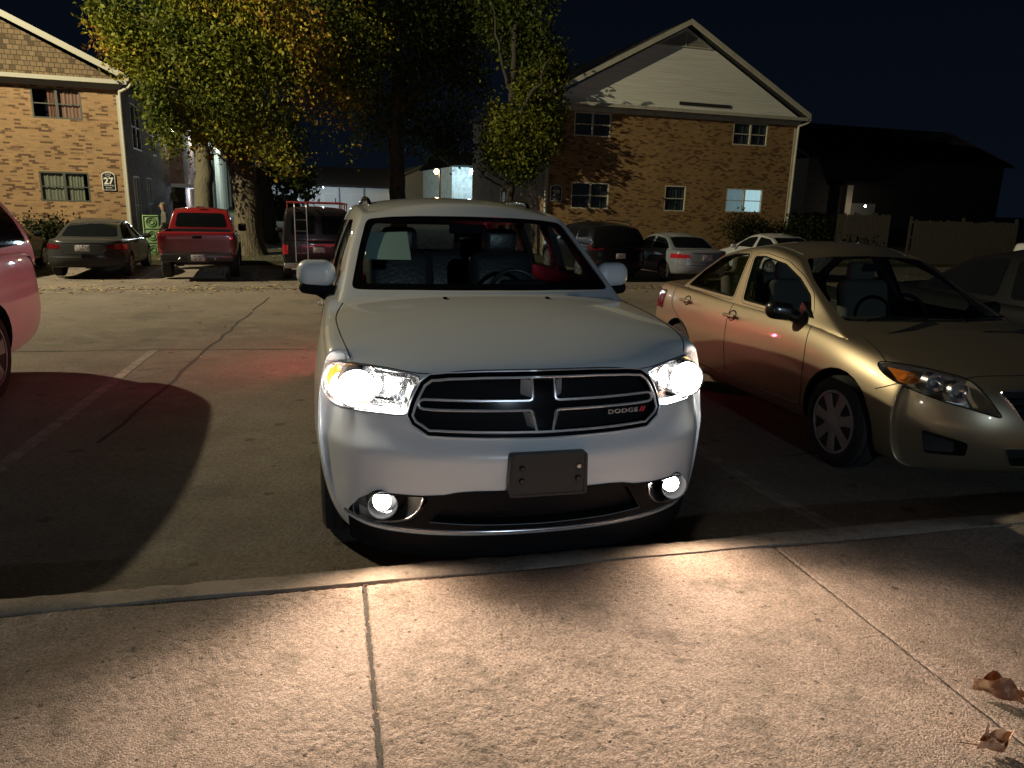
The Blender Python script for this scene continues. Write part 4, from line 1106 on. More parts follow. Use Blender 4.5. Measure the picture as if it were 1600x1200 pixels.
def brick_mat(name, c1, c2, mort, axes='xz', sc=1., dark=None, bump=.6, bw=.19, rh=.060):
    if name in MATS: return MATS[name]
    m = bpy.data.materials.new(name); m.use_nodes = True; nt = m.node_tree; N = nt.nodes; L = nt.links
    b = N['Principled BSDF']; b.inputs['Roughness'].default_value = .9
    t = N.new('ShaderNodeTexCoord'); s = N.new('ShaderNodeSeparateXYZ'); c = N.new('ShaderNodeCombineXYZ')
    L.new(t.outputs['Object'], s.inputs[0])
    L.new(s.outputs['X' if axes[0] == 'x' else 'Y'], c.inputs[0]); L.new(s.outputs['Z'], c.inputs[1])
    br = N.new('ShaderNodeTexBrick'); L.new(c.outputs[0], br.inputs['Vector'])
    br.inputs['Scale'].default_value = sc; br.inputs['Brick Width'].default_value = bw; br.inputs['Row Height'].default_value = rh
    br.inputs['Mortar Size'].default_value = .008; br.inputs['Bias'].default_value = -.05; br.inputs['Mortar Smooth'].default_value = .2
    br.inputs['Color1'].default_value = (*c1, 1); br.inputs['Color2'].default_value = (*c2, 1); br.inputs['Mortar'].default_value = (*mort, 1)
    # some bricks fired dark: a second bond of the same size picks them
    b2 = N.new('ShaderNodeTexBrick'); L.new(c.outputs[0], b2.inputs['Vector'])
    b2.inputs['Scale'].default_value = sc; b2.inputs['Brick Width'].default_value = bw; b2.inputs['Row Height'].default_value = rh; b2.inputs['Mortar Size'].default_value = 0
    b2.inputs['Bias'].default_value = .0; b2.inputs['Color1'].default_value = (0, 0, 0, 1); b2.inputs['Color2'].default_value = (1, 1, 1, 1); b2.inputs['Mortar'].default_value = (0, 0, 0, 1)
    n1 = N.new('ShaderNodeTexNoise'); n1.inputs['Scale'].default_value = 1.4; n1.inputs['Detail'].default_value = 5; L.new(c.outputs[0], n1.inputs['Vector'])
    ad = N.new('ShaderNodeMath'); ad.operation = 'MULTIPLY_ADD'; L.new(n1.outputs[0], ad.inputs[0]); ad.inputs[1].default_value = .9; L.new(b2.outputs['Color'], ad.inputs[2])
    mr = N.new('ShaderNodeMapRange'); mr.inputs[1].default_value = 1.16; mr.inputs[2].default_value = 1.34; L.new(ad.outputs[0], mr.inputs[0])
    mx = N.new('ShaderNodeMix'); mx.data_type = 'RGBA'; L.new(mr.outputs[0], mx.inputs[0]); L.new(br.outputs['Color'], mx.inputs[6]); mx.inputs[7].default_value = (*(dark or c1), 1)
    n2 = N.new('ShaderNodeTexNoise'); n2.inputs['Scale'].default_value = .5; n2.inputs['Detail'].default_value = 4; L.new(c.outputs[0], n2.inputs['Vector'])
    m3 = N.new('ShaderNodeMix'); m3.data_type = 'RGBA'; m3.blend_type = 'MULTIPLY'; m3.inputs[0].default_value = .55
    L.new(mx.outputs[2], m3.inputs[6]); L.new(n2.outputs['Fac'], m3.inputs[7]); 
    m4 = N.new('ShaderNodeMix'); m4.data_type = 'RGBA'; m4.blend_type = 'MULTIPLY'; m4.inputs[0].default_value = 1; L.new(m3.outputs[2], m4.inputs[6]); m4.inputs[7].default_value = (1.35, 1.35, 1.35, 1)
    L.new(m4.outputs[2], b.inputs['Base Color'])
    bp = N.new('ShaderNodeBump'); bp.inputs['Strength'].default_value = bump; bp.inputs['Distance'].default_value = .012; bp.invert = True
    L.new(br.outputs['Fac'], bp.inputs['Height']); L.new(bp.outputs[0], b.inputs['Normal'])
    MATS[name] = m; return m

TAN = dict(c1=(.30, .178, .082), c2=(.205, .115, .052), mort=(.27, .195, .11), dark=(.085, .046, .022))
OCH = dict(c1=(.34, .205, .080), c2=(.235, .135, .052), mort=(.25, .17, .08), dark=(.12, .062, .024))
TRIM = mat('trim_olive', (.33, .325, .27), .7)
TRIMW = mat('trim_cream', (.46, .45, .37), .7, mix=[(2, 4, (.36, .35, .28), .45, .7)])
SHING = None
def shingle_mat():
    return brick_mat('wood_shingle', (.15, .105, .055), (.095, .065, .035), (.02, .014, .008), 'xz', 1., (.05, .034, .018), 1., .17, .15)
SIDING = mat('painted_gable', (.74, .76, .68), .75, scale=(.15, 1, 14), mix=[(3, 3, (.58, .60, .53), .45, .65)], bump=[(2.2, 1, .5, .03)])
ROOF = mat('asphalt_shingle', (.014, .0135, .013), .95, bump=[(14, 3, .6, .02)])
ROOM = mat('dark_room', (.006, .006, .007), .9)
WFRAME_D = mat('window_frame_dark', (.055, .06, .048), .5)
WFRAME_L = mat('window_frame_cream', (.55, .52, .40), .6)
PANE = glass('window_pane', (.72, .76, .76), 1.5)
def cloth(name, col=(.1, .1, .1), e=0., ecol=None): return mat('curtain_' + name, col, .9, emit=ecol or col, estr=e) if e else mat('curtain_' + name, col, .9)

def wall_holes(m_, a0, a1, z0, z1, holes, ax='x', off=0., t=.12, mi=0, inward=1):
    """a flat wall in the a-z plane with openings and their reveals; ax = which axis a runs along"""
    A = sorted({a0, a1, *[h[0] for h in holes], *[h[2] for h in holes]}); Z = sorted({z0, z1, *[h[1] for h in holes], *[h[3] for h in holes]})
    P = (lambda a, z, d=0.: (a, off + d, z)) if ax == 'x' else (lambda a, z, d=0.: (off + d, a, z))
    for i in range(len(A) - 1):
        for k in range(len(Z) - 1):
            ca, cz = (A[i] + A[i + 1]) / 2, (Z[k] + Z[k + 1]) / 2
            if any(h[0] < ca < h[2] and h[1] < cz < h[3] for h in holes): continue
            m_.add([P(A[i], Z[k]), P(A[i + 1], Z[k]), P(A[i + 1], Z[k + 1]), P(A[i], Z[k + 1])], [(0, 1, 2, 3)], mi)
    for (x0, y0, x1, y1) in holes:
        for (pa, pb) in (((x0, y0), (x1, y0)), ((x1, y0), (x1, y1)), ((x1, y1), (x0, y1)), ((x0, y1), (x0, y0))):
            m_.add([P(*pa), P(*pb), P(*pb, t * inward), P(*pa, t * inward)], [(0, 1, 2, 3)], mi)

def window(root, x0, z0, x1, z1, fm, curt=None, ax='x', off=0., inward=1, dbl=True, w=.05, sill=None):
    """sash window: frame with meeting rails; panes, curtain and the dark room behind as sub-parts"""
    Q = (lambda a, d, z: (a, off + d * inward, z)) if ax == 'x' else (lambda a, d, z: (off + d * inward, a, z))
    def bx(m_, a0, d0, c0, a1, d1, c1, mi=0):
        p, q = Q(a0, d0, c0), Q(a1, d1, c1)
        m_.box(tuple(min(i, j) for i, j in zip(p, q)), tuple(max(i, j) for i, j in zip(p, q)), mi)
    f = MB(); xm = (x0 + x1) / 2
    bx(f, x0, .0, z0, x1, .06, z0 + w); bx(f, x0, .0, z1 - w, x1, .06, z1)
    bx(f, x0, .001, z0 + w, x0 + w, .059, z1 - w); bx(f, x1 - w, .001, z0 + w, x1, .059, z1 - w)
    spans = [(x0 + w, x1 - w)]
    if dbl:
        bx(f, xm - w * .8, .001, z0 + w, xm + w * .8, .058, z1 - w); spans = [(x0 + w, xm - w * .8), (xm + w * .8, x1 - w)]
    zm = (z0 + z1) / 2
    for a, b in spans: bx(f, a, .012, zm - w * .35, b, .038, zm + w * .35)
    if sill: bx(f, x0 - .08, -.06, z0 - .07, x1 + .08, .07, z0 - .001)
    fr = f.build('window', fm, root)
    for n_, (a, b) in enumerate(spans):
        p = MB(); bx(p, a, .040, z0 + w, b, .044, z1 - w); p.build('pane', PANE, fr)
        c = curt[n_ % len(curt)] if curt else None
        if c:
            cm, f0, f1 = c; q = MB(); n = 28; vs = []
            ca, cb = a + (b - a) * f0, a + (b - a) * f1
            for i in range(n + 1):
                aa = ca + (cb - ca) * i / n; d = .085 + .014 * math.sin(i * 1.35) + .01 * math.sin(i * .6)
                vs += [Q(aa, d, z0), Q(aa, d, z1)]
            q.add(vs, [(2 * i, 2 * i + 2, 2 * i + 3, 2 * i + 1) for i in range(n)]); q.build('curtain', cm, fr, 80, False)
    r = MB(); bx(r, x0 - .02, .32, z0 - .02, x1 + .02, .34, z1 + .02)
    bx(r, x0 - .03, .121, z0 - .03, x0 - .01, .33, z1 + .03); bx(r, x1 + .01, .121, z0 - .03, x1 + .03, .33, z1 + .03)
    bx(r, x0 - .03, .121, z1 + .001, x1 + .03, .33, z1 + .03); bx(r, x0 - .03, .121, z0 - .03, x1 + .03, .33, z0 - .001)
    r.build('room', ROOM, fr)
    return fr

def dentil_cornice(root, x0, x1, z0, z1, m_, y=0.):
    k = MB()
    k.box((x0 - .06, y - .10, z0), (x1 + .06, y - .003, z0 + .10))
    k.box((x0 - .30, y - .36, z1 - .13), (x1 + .30, y - .003, z1))
    k.box((x0 - .10, y - .13, z0 + .10), (x1 + .10, y - .003, z1 - .131))
    n = int((x1 - x0) / .115)
    for i in range(n):
        a = x0 + (x1 - x0) * (i + .5) / n
        k.box((a - .030, y - .20, z0 + .11), (a + .030, y - .131, z1 - .14))
    return k.build('cornice', m_, root)

def gable_block(name, label, org, x0, x1, depth, bm, trim, gable_m, ze, apex, wins, side_x, side_wins, slab=ROOF, cat='building', zc=None, fm=WFRAME_D):
    R = thing(name, label, cat, org, (0, 0, BA))
    zc = zc or ze - .28
    w = MB(); wall_holes(w, x0, x1, GZ - .3, zc + .14, [h[:4] for h in wins])
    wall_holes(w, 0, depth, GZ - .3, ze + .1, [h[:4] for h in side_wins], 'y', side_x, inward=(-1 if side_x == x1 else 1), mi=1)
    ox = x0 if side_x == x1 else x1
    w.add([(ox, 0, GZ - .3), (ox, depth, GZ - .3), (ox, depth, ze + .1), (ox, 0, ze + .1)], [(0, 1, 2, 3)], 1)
    w.add([(x0, depth, GZ - .3), (x1, depth, GZ - .3), (x1, depth, ze + .1), (x0, depth, ze + .1)], [(0, 1, 2, 3)], 0)
    w.build('brick_wall', bm, R, None, False)
    for h in wins: window(R, *h[:4], *h[4:])
    for h in side_wins: window(R, *h[:4], h[4], h[5], 'y', side_x, -1 if side_x == x1 else 1)
    dentil_cornice(R, x0, x1, zc, ze, trim)
    xm = (x0 + x1) / 2; ov = .38
    g = MB(); g.prism([(x0 - .05, ze - .01), (x1 + .05, ze - .01), (xm, apex - .12)], 'y', -.05, .10); g.build('gable', gable_m, R)
    sl = (apex - ze) / ((x1 - x0) / 2 + ov)
    for s, xe in ((-1, x0 - ov), (1, x1 + ov)):
        rf = MB(); rf.prism([(xe, ze + .0), (xm, apex), (xm, apex + .14), (xe, ze + .14)], 'y', -.34, depth + .3)
        r_ = rf.build('roof', slab, R)
        bb = MB(); bb.prism([(xe - .002 * s, ze - .045), (xm, apex - .05), (xm, apex + .155), (xe - .002 * s, ze + .155)], 'y', -.40, -.343); bb.build('bargeboard', trim, R)
    return R

CUR_P = cloth('pink', (.62, .33, .26)); CUR_G = cloth('beige', (.50, .45, .36)); CUR_D = cloth('grey', (.20, .215, .23)); CUR_GLOW = cloth('warm_glow', (.45, .4, .3), .16, (.8, .62, .36)); CUR_L = cloth('lit', (.45, .52, .52), 1.1, (.55, .78, .85)); CUR_L2 = cloth('lit_dim', (.4, .45, .45), .32, (.50, .72, .80))  # side-wall curtain strips glow by themselves, imitating lamplight on them
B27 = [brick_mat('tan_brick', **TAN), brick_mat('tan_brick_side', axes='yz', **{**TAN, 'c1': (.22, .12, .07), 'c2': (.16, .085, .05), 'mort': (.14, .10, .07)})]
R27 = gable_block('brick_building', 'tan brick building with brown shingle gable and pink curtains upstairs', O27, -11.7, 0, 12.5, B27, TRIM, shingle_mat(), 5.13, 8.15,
    [(-2.58, 3.84, -1.14, 4.77, WFRAME_D, [(CUR_P, .62, 1.0), (CUR_P, 0, 1)]), (-2.61, 1.22, -1.15, 2.18, WFRAME_D, [(CUR_G, .0, 1.), (CUR_G, .0, .8)]),
     (-8.6, 3.84, -7.1, 4.77, WFRAME_D, [(CUR_D, 0, 1)]), (-8.6, 1.22, -7.1, 2.18, WFRAME_D, [(CUR_D, 0, 1)])],
    0, [(1.3, .1, 2.6, 2.15, WFRAME_L, [(CUR_GLOW, 0, .2)]), (4.5, .1, 5.8, 2.15, WFRAME_L, [(CUR_GLOW, 0, .2)]), (2.0, 3.1, 4.0, 4.7, WFRAME_L, [(CUR_D, .2, .9)]), (6.6, 3.1, 8.0, 4.7, WFRAME_L, [(CUR_D, .2, .9)])])
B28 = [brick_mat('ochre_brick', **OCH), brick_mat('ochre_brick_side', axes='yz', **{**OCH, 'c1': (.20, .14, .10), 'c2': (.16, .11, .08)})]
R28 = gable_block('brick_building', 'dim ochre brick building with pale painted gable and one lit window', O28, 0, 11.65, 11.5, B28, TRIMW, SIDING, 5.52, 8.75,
    [(1.12, 4.26, 2.72, 5.18, WFRAME_L, [(CUR_D, 0, 1)]), (8.44, 4.26, 10.18, 5.18, WFRAME_L, [(CUR_D, .0, 1), (CUR_D, .0, 1)]), (1.12, 1.43, 2.80, 2.48, WFRAME_L, [(CUR_D, 0, 1)]),
     (5.38, 1.42, 6.40, 2.48, WFRAME_L, [(CUR_D, 0, 1)], 'x', 0., 1, False), (8.40, 1.44, 10.25, 2.46, WFRAME_L, [(CUR_L2, 0, 1), (CUR_L, 0, 1)])],
    0, [(4.8, 1.35, 6.2, 2.2, WFRAME_L, [(CUR_G, 0, 1)]), (2.6, 3.6, 4.0, 4.8, WFRAME_L, [(CUR_D, 0, 1)])], zc=5.20, fm=WFRAME_L)
v_ = MB(); v_.prism([(4.55, 7.92), (7.02, 7.92), (5.82, 8.52)], 'y', -.075, -.051)
v_.build('gable_vent', mat('vent_grey', (.25, .25, .21), .8, scale=(.2, 1, 26), bump=[(2, 0, 1., .05)]), R28)
vt = MB().tube([(4.55, -.08, 7.92), (7.02, -.08, 7.92), (5.82, -.08, 8.52)], .035, 4, True); vt.tube([(5.80, -.08, 7.92), (5.80, -.08, 8.52)], .03, 4); vt.build('vent_trim', TRIMW, R28)
MB().box((5.72, -.085, 5.70), (8.15, -.052, 5.83)).build('slot_vent', mat('slot_dark', (.02, .02, .018), .8), R28)

def downpipe(R, x, ztop, s, m_):
    MB().tube(curve([(x + .45 * s, -.30, ztop), (x + .36 * s, -.28, ztop - .16), (x + .10 * s, -.14, ztop - .30), (x + .03 * s, -.09, ztop - .45), (x + .02 * s, -.085, 2.), (x + .02 * s, -.085, GZ)], 5), .05, 8).build('downpipe', m_, R, 60)
    MB().box((x - .10 * (s > 0) + (-.003 if s > 0 else .003) * 0, -.03, GZ), (x + .10 * (s < 0) + (.02 if s > 0 else -.0), -.004, ztop - .42)).build('corner_board', m_, R)
downpipe(R27, 0, 5.1, 1, TRIM); downpipe(R28, 11.65, 5.5, 1, TRIMW); downpipe(R28, 0, 5.5, -1, TRIMW)

# number signs on the two buildings
def sign(name, label, root_org, x0, z0, w, h, digits):
    S = thing(name, label, 'sign', root_org + BXv * (x0 + w / 2) - BYv * .04 + Vector((0, 0, z0)), (0, 0, BA))
    hw = w / 2
    out = [(-hw, 0), (hw, 0), (hw, h * .86), (hw * .72, h * .93), (hw * .3, h), (-hw * .3, h), (-hw * .72, h * .93), (-hw, h * .86)]
    MB().prism(out, 'y', -.012, .03).build('border', mat('sign_white', (.62, .62, .56), .5), S)
    MB().prism([(a * .89, .02 + b * .93) for a, b in out], 'y', -.018, -.0125).build('face', mat('sign_black', (.008, .009, .010), .4), S)
    cu = bpy.data.curves.new('t', 'FONT'); cu.body = digits; cu.size = h * .50; cu.extrude = .003; cu.offset = h * .014; cu.align_x = 'CENTER'
    o = bpy.data.objects.new('t', cu); COL.objects.link(o); bpy.context.view_layer.update()
    m2 = bpy.data.meshes.new_from_object(o.evaluated_get(bpy.context.evaluated_depsgraph_get())); bpy.data.objects.remove(o)
    MB().add([(v.co.x * .98, -.020 - v.co.z, v.co.y + h * .335) for v in m2.vertices], [tuple(p.vertices) for p in m2.polygons]).build('number', mat('sign_white', (.62, .62, .56), .5), S, None, False)
    c = MB(); c.tube([(math.cos(a) * w * .19, -.020, h * .845 + math.sin(a) * w * .15) for a in [i * math.pi / 8 for i in range(16)]], .012, 5, True)
    c.tube([(-w * .09, -.02, h * .87), (w * .02, -.02, h * .83), (w * .09, -.02, h * .86)], .014, 5)
    c.build('crest', mat('sign_grey', (.33, .34, .32), .5), S)
    t = MB(); rnd = random.Random(3)
    for z, wd in ((h * .23, .76), (h * .10, .48)):
        x = -hw * wd
        while x < hw * wd:
            q = rnd.uniform(.018, .04); t.box((x, -.0215, z), (min(x + q, hw * wd), -.0185, z + h * .075 * rnd.uniform(.7, 1))); x += q + .012
    t.build('small_lettering', mat('sign_grey', (.33, .34, .32), .5), S)
sign('number_sign', 'black number sign reading 27 on the tan brick wall', O27, -.76, 1.63, .40, .60, '27')
sign('number_sign', 'black number sign reading 28 on the dim ochre brick wall', O28, .20, 1.70, .50, .64, '28')

# ---- courtyard side: second brick block, canopy, grey row
def simple_block(name, label, org, x0, y0, x1, y1, z1, m_, roof_h, ridge='y', roof_m=ROOF, cat='building', z0=GZ - .3, ov=.35):
    R = thing(name, label, cat, org, (0, 0, BA))
    w = MB()
    for a, b in (((x0, y0), (x1, y0)), ((x1, y0), (x1, y1)), ((x1, y1), (x0, y1)), ((x0, y1), (x0, y0))):
        w.add([(*a, z0), (*b, z0), (*b, z1), (*a, z1)], [(0, 1, 2, 3)])
    if ridge == 'y': xm = (x0 + x1) / 2; w.add([(x0, y0, z1), (x1, y0, z1), (xm, y0, z1 + roof_h)], [(0, 1, 2)]); w.add([(x0, y1, z1), (x1, y1, z1), (xm, y1, z1 + roof_h)], [(0, 1, 2)])
    w.build('wall', m_, R, None, False)
    r = MB()
    if ridge == 'y':
        r.prism([(x0 - ov, z1 - .1), (xm, z1 + roof_h), (x1 + ov, z1 - .1), (x1 + ov, z1 + .05), (xm, z1 + roof_h + .17), (x0 - ov, z1 + .05)], 'y', y0 - ov, y1 + ov)
    else:
        ym = (y0 + y1) / 2; r.prism([(y0 - ov, z1 - .02), (ym, z1 + roof_h), (y1 + ov, z1 - .02), (y1 + ov, z1 + .15), (ym, z1 + roof_h + .17), (y0 - ov, z1 + .15)], 'x', x0 - ov, x1 + ov)
    r.build('roof', roof_m, R)
    return R
PINKB = brick_mat('rose_brick', (.30, .17, .11), (.24, .13, .09), (.22, .17, .13), 'yz', 1., (.16, .09, .06))
R2 = simple_block('brick_block', 'rose brick block behind the tan building, lamps high on its wall', O27, -9, 14.5, .45, 27.5, 5.2, PINKB, 2.5)
window(R2, 20.6, 2.9, 23.0, 4.75, mat('window_frame_white', (.6, .6, .57), .6), [(CUR_D, 0, 1)], 'y', .452, -1, True, .12)
window(R2, 24.0, .2, 25.8, 2.0, mat('window_frame_white'), [(cloth('teal', (.25, .4, .42)), 0, 1)], 'y', .452, -1, True, .1)
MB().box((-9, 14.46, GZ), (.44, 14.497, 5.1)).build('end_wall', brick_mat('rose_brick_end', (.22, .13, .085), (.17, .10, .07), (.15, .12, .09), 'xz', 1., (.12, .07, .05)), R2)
c_ = MB(); c_.prism([(12.4, 2.02), (16.6, 2.02), (16.6, 1.82), (12.4, 1.86)], 'x', .0, 1.15)
cn = c_.build('door_canopy', mat('canopy_white', (.55, .56, .56), .7), R2)
for y in (12.6, 16.4): MB().tube([(1.08, y, GZ), (1.08, y, 1.85)], .06, 8).build('canopy_post', mat('canopy_white'), R2, 60)
GREY = mat('grey_stone', (.26, .27, .25), .9, mix=[(2.2, 6, (.15, .155, .14), .40, .62)], bump=[(7, 4, .6, .05)])
R3 = simple_block('grey_building', 'long grey two storey row behind the pale tree trunk', O27, -9, 33, .15, 78, 5.35, GREY, 2.2)
MB().box((.16, 32.8, 5.0), (.55, 78, 5.33)).build('eave_board', mat('eave_white', (.5, .5, .47), .7), R3)
for y in (34, 37.2, 41, 45.5, 48, 52, 56, 61, 70): MB().box((.16, y, GZ), (.42, y + .38, 4.99)).build('pilaster', mat('pilaster_pale', (.36, .37, .34), .85), R3)
for y in (42, 49, 57, 66):
    for z in (.3, 3.0): window(R3, y, z, y + 2.6, z + 1.75, mat('window_frame_white'), [(CUR_D, 0, 1)], 'y', .152, -1, True, .16)

# ---- far buildings between the trees
def far_house(name, label, px0, px1, D, z1, roof_h, m_, depth, ridge='x', roof_m=ROOF, ang=BA):
    a, b = at_px(px0, 300, D), at_px(px1, 300, D)
    p = Vector((a.x, a.y, 0)); L = (Vector((b.x, b.y, 0)) - p).length
    R = simple_block(name, label, p, 0, 0, L, depth, z1, m_, roof_h, ridge, roof_m, z0=-1.2)
    R.rotation_euler = (0, 0, ang); return R, L
WHITEP = mat('white_siding', (.50, .54, .56), .8, scale=(1, 1, 6), bump=[(1.5, 0, .4, .04)])
Rw, L = far_house('white_bungalow', 'long white bungalow with dark roof seen above the black van', 425, 612, 58, 2.35, 1.5, WHITEP, 8)
for f in (.30, .40, .64, .86): window(Rw, L * f, .75, L * f + 1.15, 1.85, mat('window_frame_white'), [(CUR_D if f < .6 else CUR_L2, 0, 1)], 'x', -.004, 1, False, .08)
for f in (.04, .12, .55, .76): MB().tube([(L * f, -.05, -1.1), (L * f, -.05, 2.3)], .07, 6).build('pilaster', mat('pilaster_grey', (.2, .21, .22), .8), Rw)
Rg, L = far_house('tan_gable_house', 'plain tan gable house lit by the orange lamp', 634, 684, 84, 4.15, .95, mat('tan_render', (.30, .25, .175), .9, mix=[(2, 4, (.25, .2, .14), .4, .7)]), 9, 'y', mat('roof_tan', (.16, .13, .09), .9))
Rt, L = far_house('teal_building', 'pale building washed teal by the lamp on its wall', 706, 756, 70, 4.6, 1.6, mat('pale_render', (.55, .60, .60), .85, mix=[(2, 5, (.35, .4, .4), .45, .6)]), 14)
for f in (.18, .62): window(Rt, L * f, .5, L * f + .5, 2.9, mat('window_frame_white'), [(CUR_D, 0, 1)], 'x', -.004, 1, False, .08)
Rd2, L = far_house('dark_house', 'dark house behind the fence with a lit porch', 1258, 1660, 44, 4.6, 2.4, mat('dark_brick', (.07, .055, .045), .9, mix=[(4, 4, (.045, .04, .035), .4, .6)], bump=[(20, 2, .4, .02)]), 10)
window(Rd2, L * .62, 3.0, L * .62 + 1.7, 3.85, mat('window_frame_grey', (.12, .12, .12), .7), [(cloth('faint', (.12, .14, .16), .055, (.4, .55, .7)), 0, 1)], 'x', -.004, 1, False)
window(Rd2, L * .55, 1.2, L * .55 + 1.0, 1.8, mat('window_frame_grey'), [(cloth('faint'), 0, 1)], 'x', -.004, 1, False)
MB().box((L * .13, -1.2, -1.1), (L * .13 + .42, -.8, 3.1)).build('porch_post', mat('post_cream', (.42, .36, .25), .8), Rd2)
MB().box((L * .19, -.12, .2), (L * .19 + 2.3, -.01, 2.1)).build('porch_wall', mat('porch_cream', (.5, .47, .40), .8), Rd2)
MB().box((L * .10, -1.6, 3.1), (L * .33, -.01, 3.3)).build('porch_roof', ROOF, Rd2)

# ---- lamps of the courtyard and far buildings; grey row and bungalow lamps unseen
def wall_lamp(name, label, p, col, e, strength, r=.10, target=None, cat='lamp', back=Vector((0, .12, 0))):
    R = thing(name, label, cat, p)
    MB().lathe([(-r, 1e-6), (-r * .8, r * .6), (0, r), (r * .8, r * .6), (r, 1e-6)], (0, 0, 0), 'z', 14).build('bulb', emis('glow_' + name + str(round(e)) + str(col[0]), col, strength), R, 60)
    b = MB(); b.rbox((0, 0, r * 1.25), (r * 1.9, r * 1.9, r * .5), r * .2, 3); b.tube([(0, 0, r * 1.2), tuple(back)], r * .25, 6); b.build('fitting', mat('fitting_dark', (.03, .03, .03), .6), R, 50)
    lamp('lamp_light', 'POINT', (0, 0, -r * 1.6), e, col, r, parent=R)
    return R
wall_lamp('wall_lamp', 'bright white lamp high beside the upper window of the rose brick block', bpt(.75, 19.6, 4.75), (.88, .95, 1), 170, 90, .10)
wall_lamp('wall_lamp', 'white lamp under the leaves near the rear corner of the tan building', bpt(.35, 11.6, 4.45), (1, .95, .85), 45, 70, .08)
wall_lamp('wall_lamp', 'blue white lamp under the door canopy above the red pickup', bpt(.95, 16.4, 1.70), (.62, .80, 1), 110, 80, .08)
wall_lamp('wall_lamp', 'added lamp standing off the far grey row to light its wall', bpt(3.4, 44, 6.2), (.85, 1, .92), 2600, 3, .08)  # added, unseen: placed clear of the wall to spread light along the row
pT = at_px(737, 268, 67.5); wall_lamp('wall_lamp', 'blue white lamp on the teal building', pT, (.62, .88, 1), 420, 60, .22)
pO = at_px(682, 268, 60)
Rl = wall_lamp('post_lamp', 'orange post lamp glowing beside the tan gable house', pO, (1, .62, .25), 130, 45, .20)
MB().tube([(.28, 0, -5.2), (.28, 0, .2), (.0, 0, .28)], .07, 8).build('post', mat('fitting_dark'), Rl, 50)
pP = at_px(1352, 322, 42.6); wall_lamp('porch_lamp', 'porch lamp of the dark house behind the fence', pP, (1, .92, .75), 16, 30, .06)
pW = at_px(505, 300, 54.5); wall_lamp('unseen_eave_lamp', 'unseen lamp under the eave that lights the white bungalow', Vector((pW.x, pW.y, 2.25)), (.75, .88, 1), 420, 8, .05)  # unseen lamp, brightens the bungalow front
# ================================================================== trees, bushes, fence, people and small things
def leaf_mat():
    m = bpy.data.materials.new('leaves'); m.use_nodes = True; nt = m.node_tree; N = nt.nodes; L = nt.links
    b = N['Principled BSDF']; b.inputs['Roughness'].default_value = .55; b.inputs['Specular IOR Level'].default_value = .12
    a = N.new('ShaderNodeAttribute'); a.attribute_name = 'tone'
    L.new(a.outputs['Color'], b.inputs['Base Color'])
    t = N.new('ShaderNodeBsdfTranslucent'); L.new(a.outputs['Color'], t.inputs[0])
    x = N.new('ShaderNodeMixShader'); x.inputs[0].default_value = .3
    L.new(b.outputs[0], x.inputs[1]); L.new(t.outputs[0], x.inputs[2]); L.new(x.outputs[0], N['Material Output'].inputs['Surface'])
    return m
LEAF = leaf_mat()
BARK = mat('bark', (.115, .095, .06), .95, scale=(1, 1, .22), mix=[(9, 5, (.06, .05, .034), .42, .62)], bump=[(16, 5, 1., .06)])
BARKP = mat('bark_pale', (.12, .108, .072), .95, scale=(1, 1, .3), mix=[(7, 5, (.11, .10, .07), .42, .6)], bump=[(12, 4, .8, .05)])

def crown(name, blobs, n, tones, seed, root, size=.085, clump=9, gap=.40):
    """blobs: (x, y, z, rx, ry, rz, weight); leaves hang in small sprays, denser towards each blob's rim"""
    r = np.random.default_rng(seed)
    W = np.array([b[6] * (b[3] * b[4] * b[5]) ** .67 for b in blobs]); W /= W.sum()
    k = n // clump
    bi = r.choice(len(blobs), k, p=W); B = np.array([b[:6] for b in blobs])[bi]
    d = r.normal(size=(k, 3)); d /= np.linalg.norm(d, axis=1)[:, None]
    rr = r.random(k) ** .45
    c = B[:, :3] + d * rr[:, None] * B[:, 3:6]
    # gaps: throw away sprays in the hollows of a noise field
    def n3(p, f, s): return (vnoise(p[:, 0] + p[:, 2] * .7, p[:, 1] - p[:, 2] * .6, f, s) + vnoise(p[:, 2] + p[:, 0] * .3, p[:, 1] + 9.3, f * 1.3, s + 1)) / 2
    g = n3(c, .75, seed); keep = g > gap; c = c[keep]
    P = np.repeat(c, clump, 0); m = len(P)
    off = r.normal(size=(m, 3)) * np.array([.20, .20, .24]); off[:, 2] -= .06; P = P + off
    a = r.normal(size=(m, 3)); a[:, 2] -= .5; a /= np.linalg.norm(a, axis=1)[:, None]
    b = r.normal(size=(m, 3)); b -= a * (a * b).sum(1)[:, None]; b /= np.linalg.norm(b, axis=1)[:, None]
    s = size * r.uniform(.6, 1.35, m)[:, None]
    nrm = np.cross(a, b)
    V = np.stack([P - a * s, P + b * s * .62 + nrm * s * .15, P + a * s * 1.15, P - b * s * .62 + nrm * s * .15], 1).reshape(-1, 3)
    idx = np.arange(4 * m).reshape(m, 4)
    me = bpy.data.meshes.new(name)
    me.vertices.add(4 * m); me.vertices.foreach_set('co', V.ravel())
    me.loops.add(4 * m); me.loops.foreach_set('vertex_index', idx.ravel())
    me.polygons.add(m); me.polygons.foreach_set('loop_start', np.arange(0, 4 * m, 4)); me.polygons.foreach_set('loop_total', np.full(m, 4))
    me.update(calc_edges=True)
    t = n3(P, .55, seed + 5) + r.normal(size=m) * .06
    T = np.array([q[1] for q in tones]); th = np.array([q[0] for q in tones])
    ci = np.clip(np.searchsorted(th, t), 0, len(T) - 1)
    col = T[ci] * r.uniform(.7, 1.3, m)[:, None]
    col4 = np.concatenate([col, np.ones((m, 1))], 1)
    at = me.color_attributes.new('tone', 'FLOAT_COLOR', 'CORNER'); at.data.foreach_set('color', np.repeat(col4, 4, 0).ravel())
    me.materials.append(LEAF)
    return link(name, me, root)

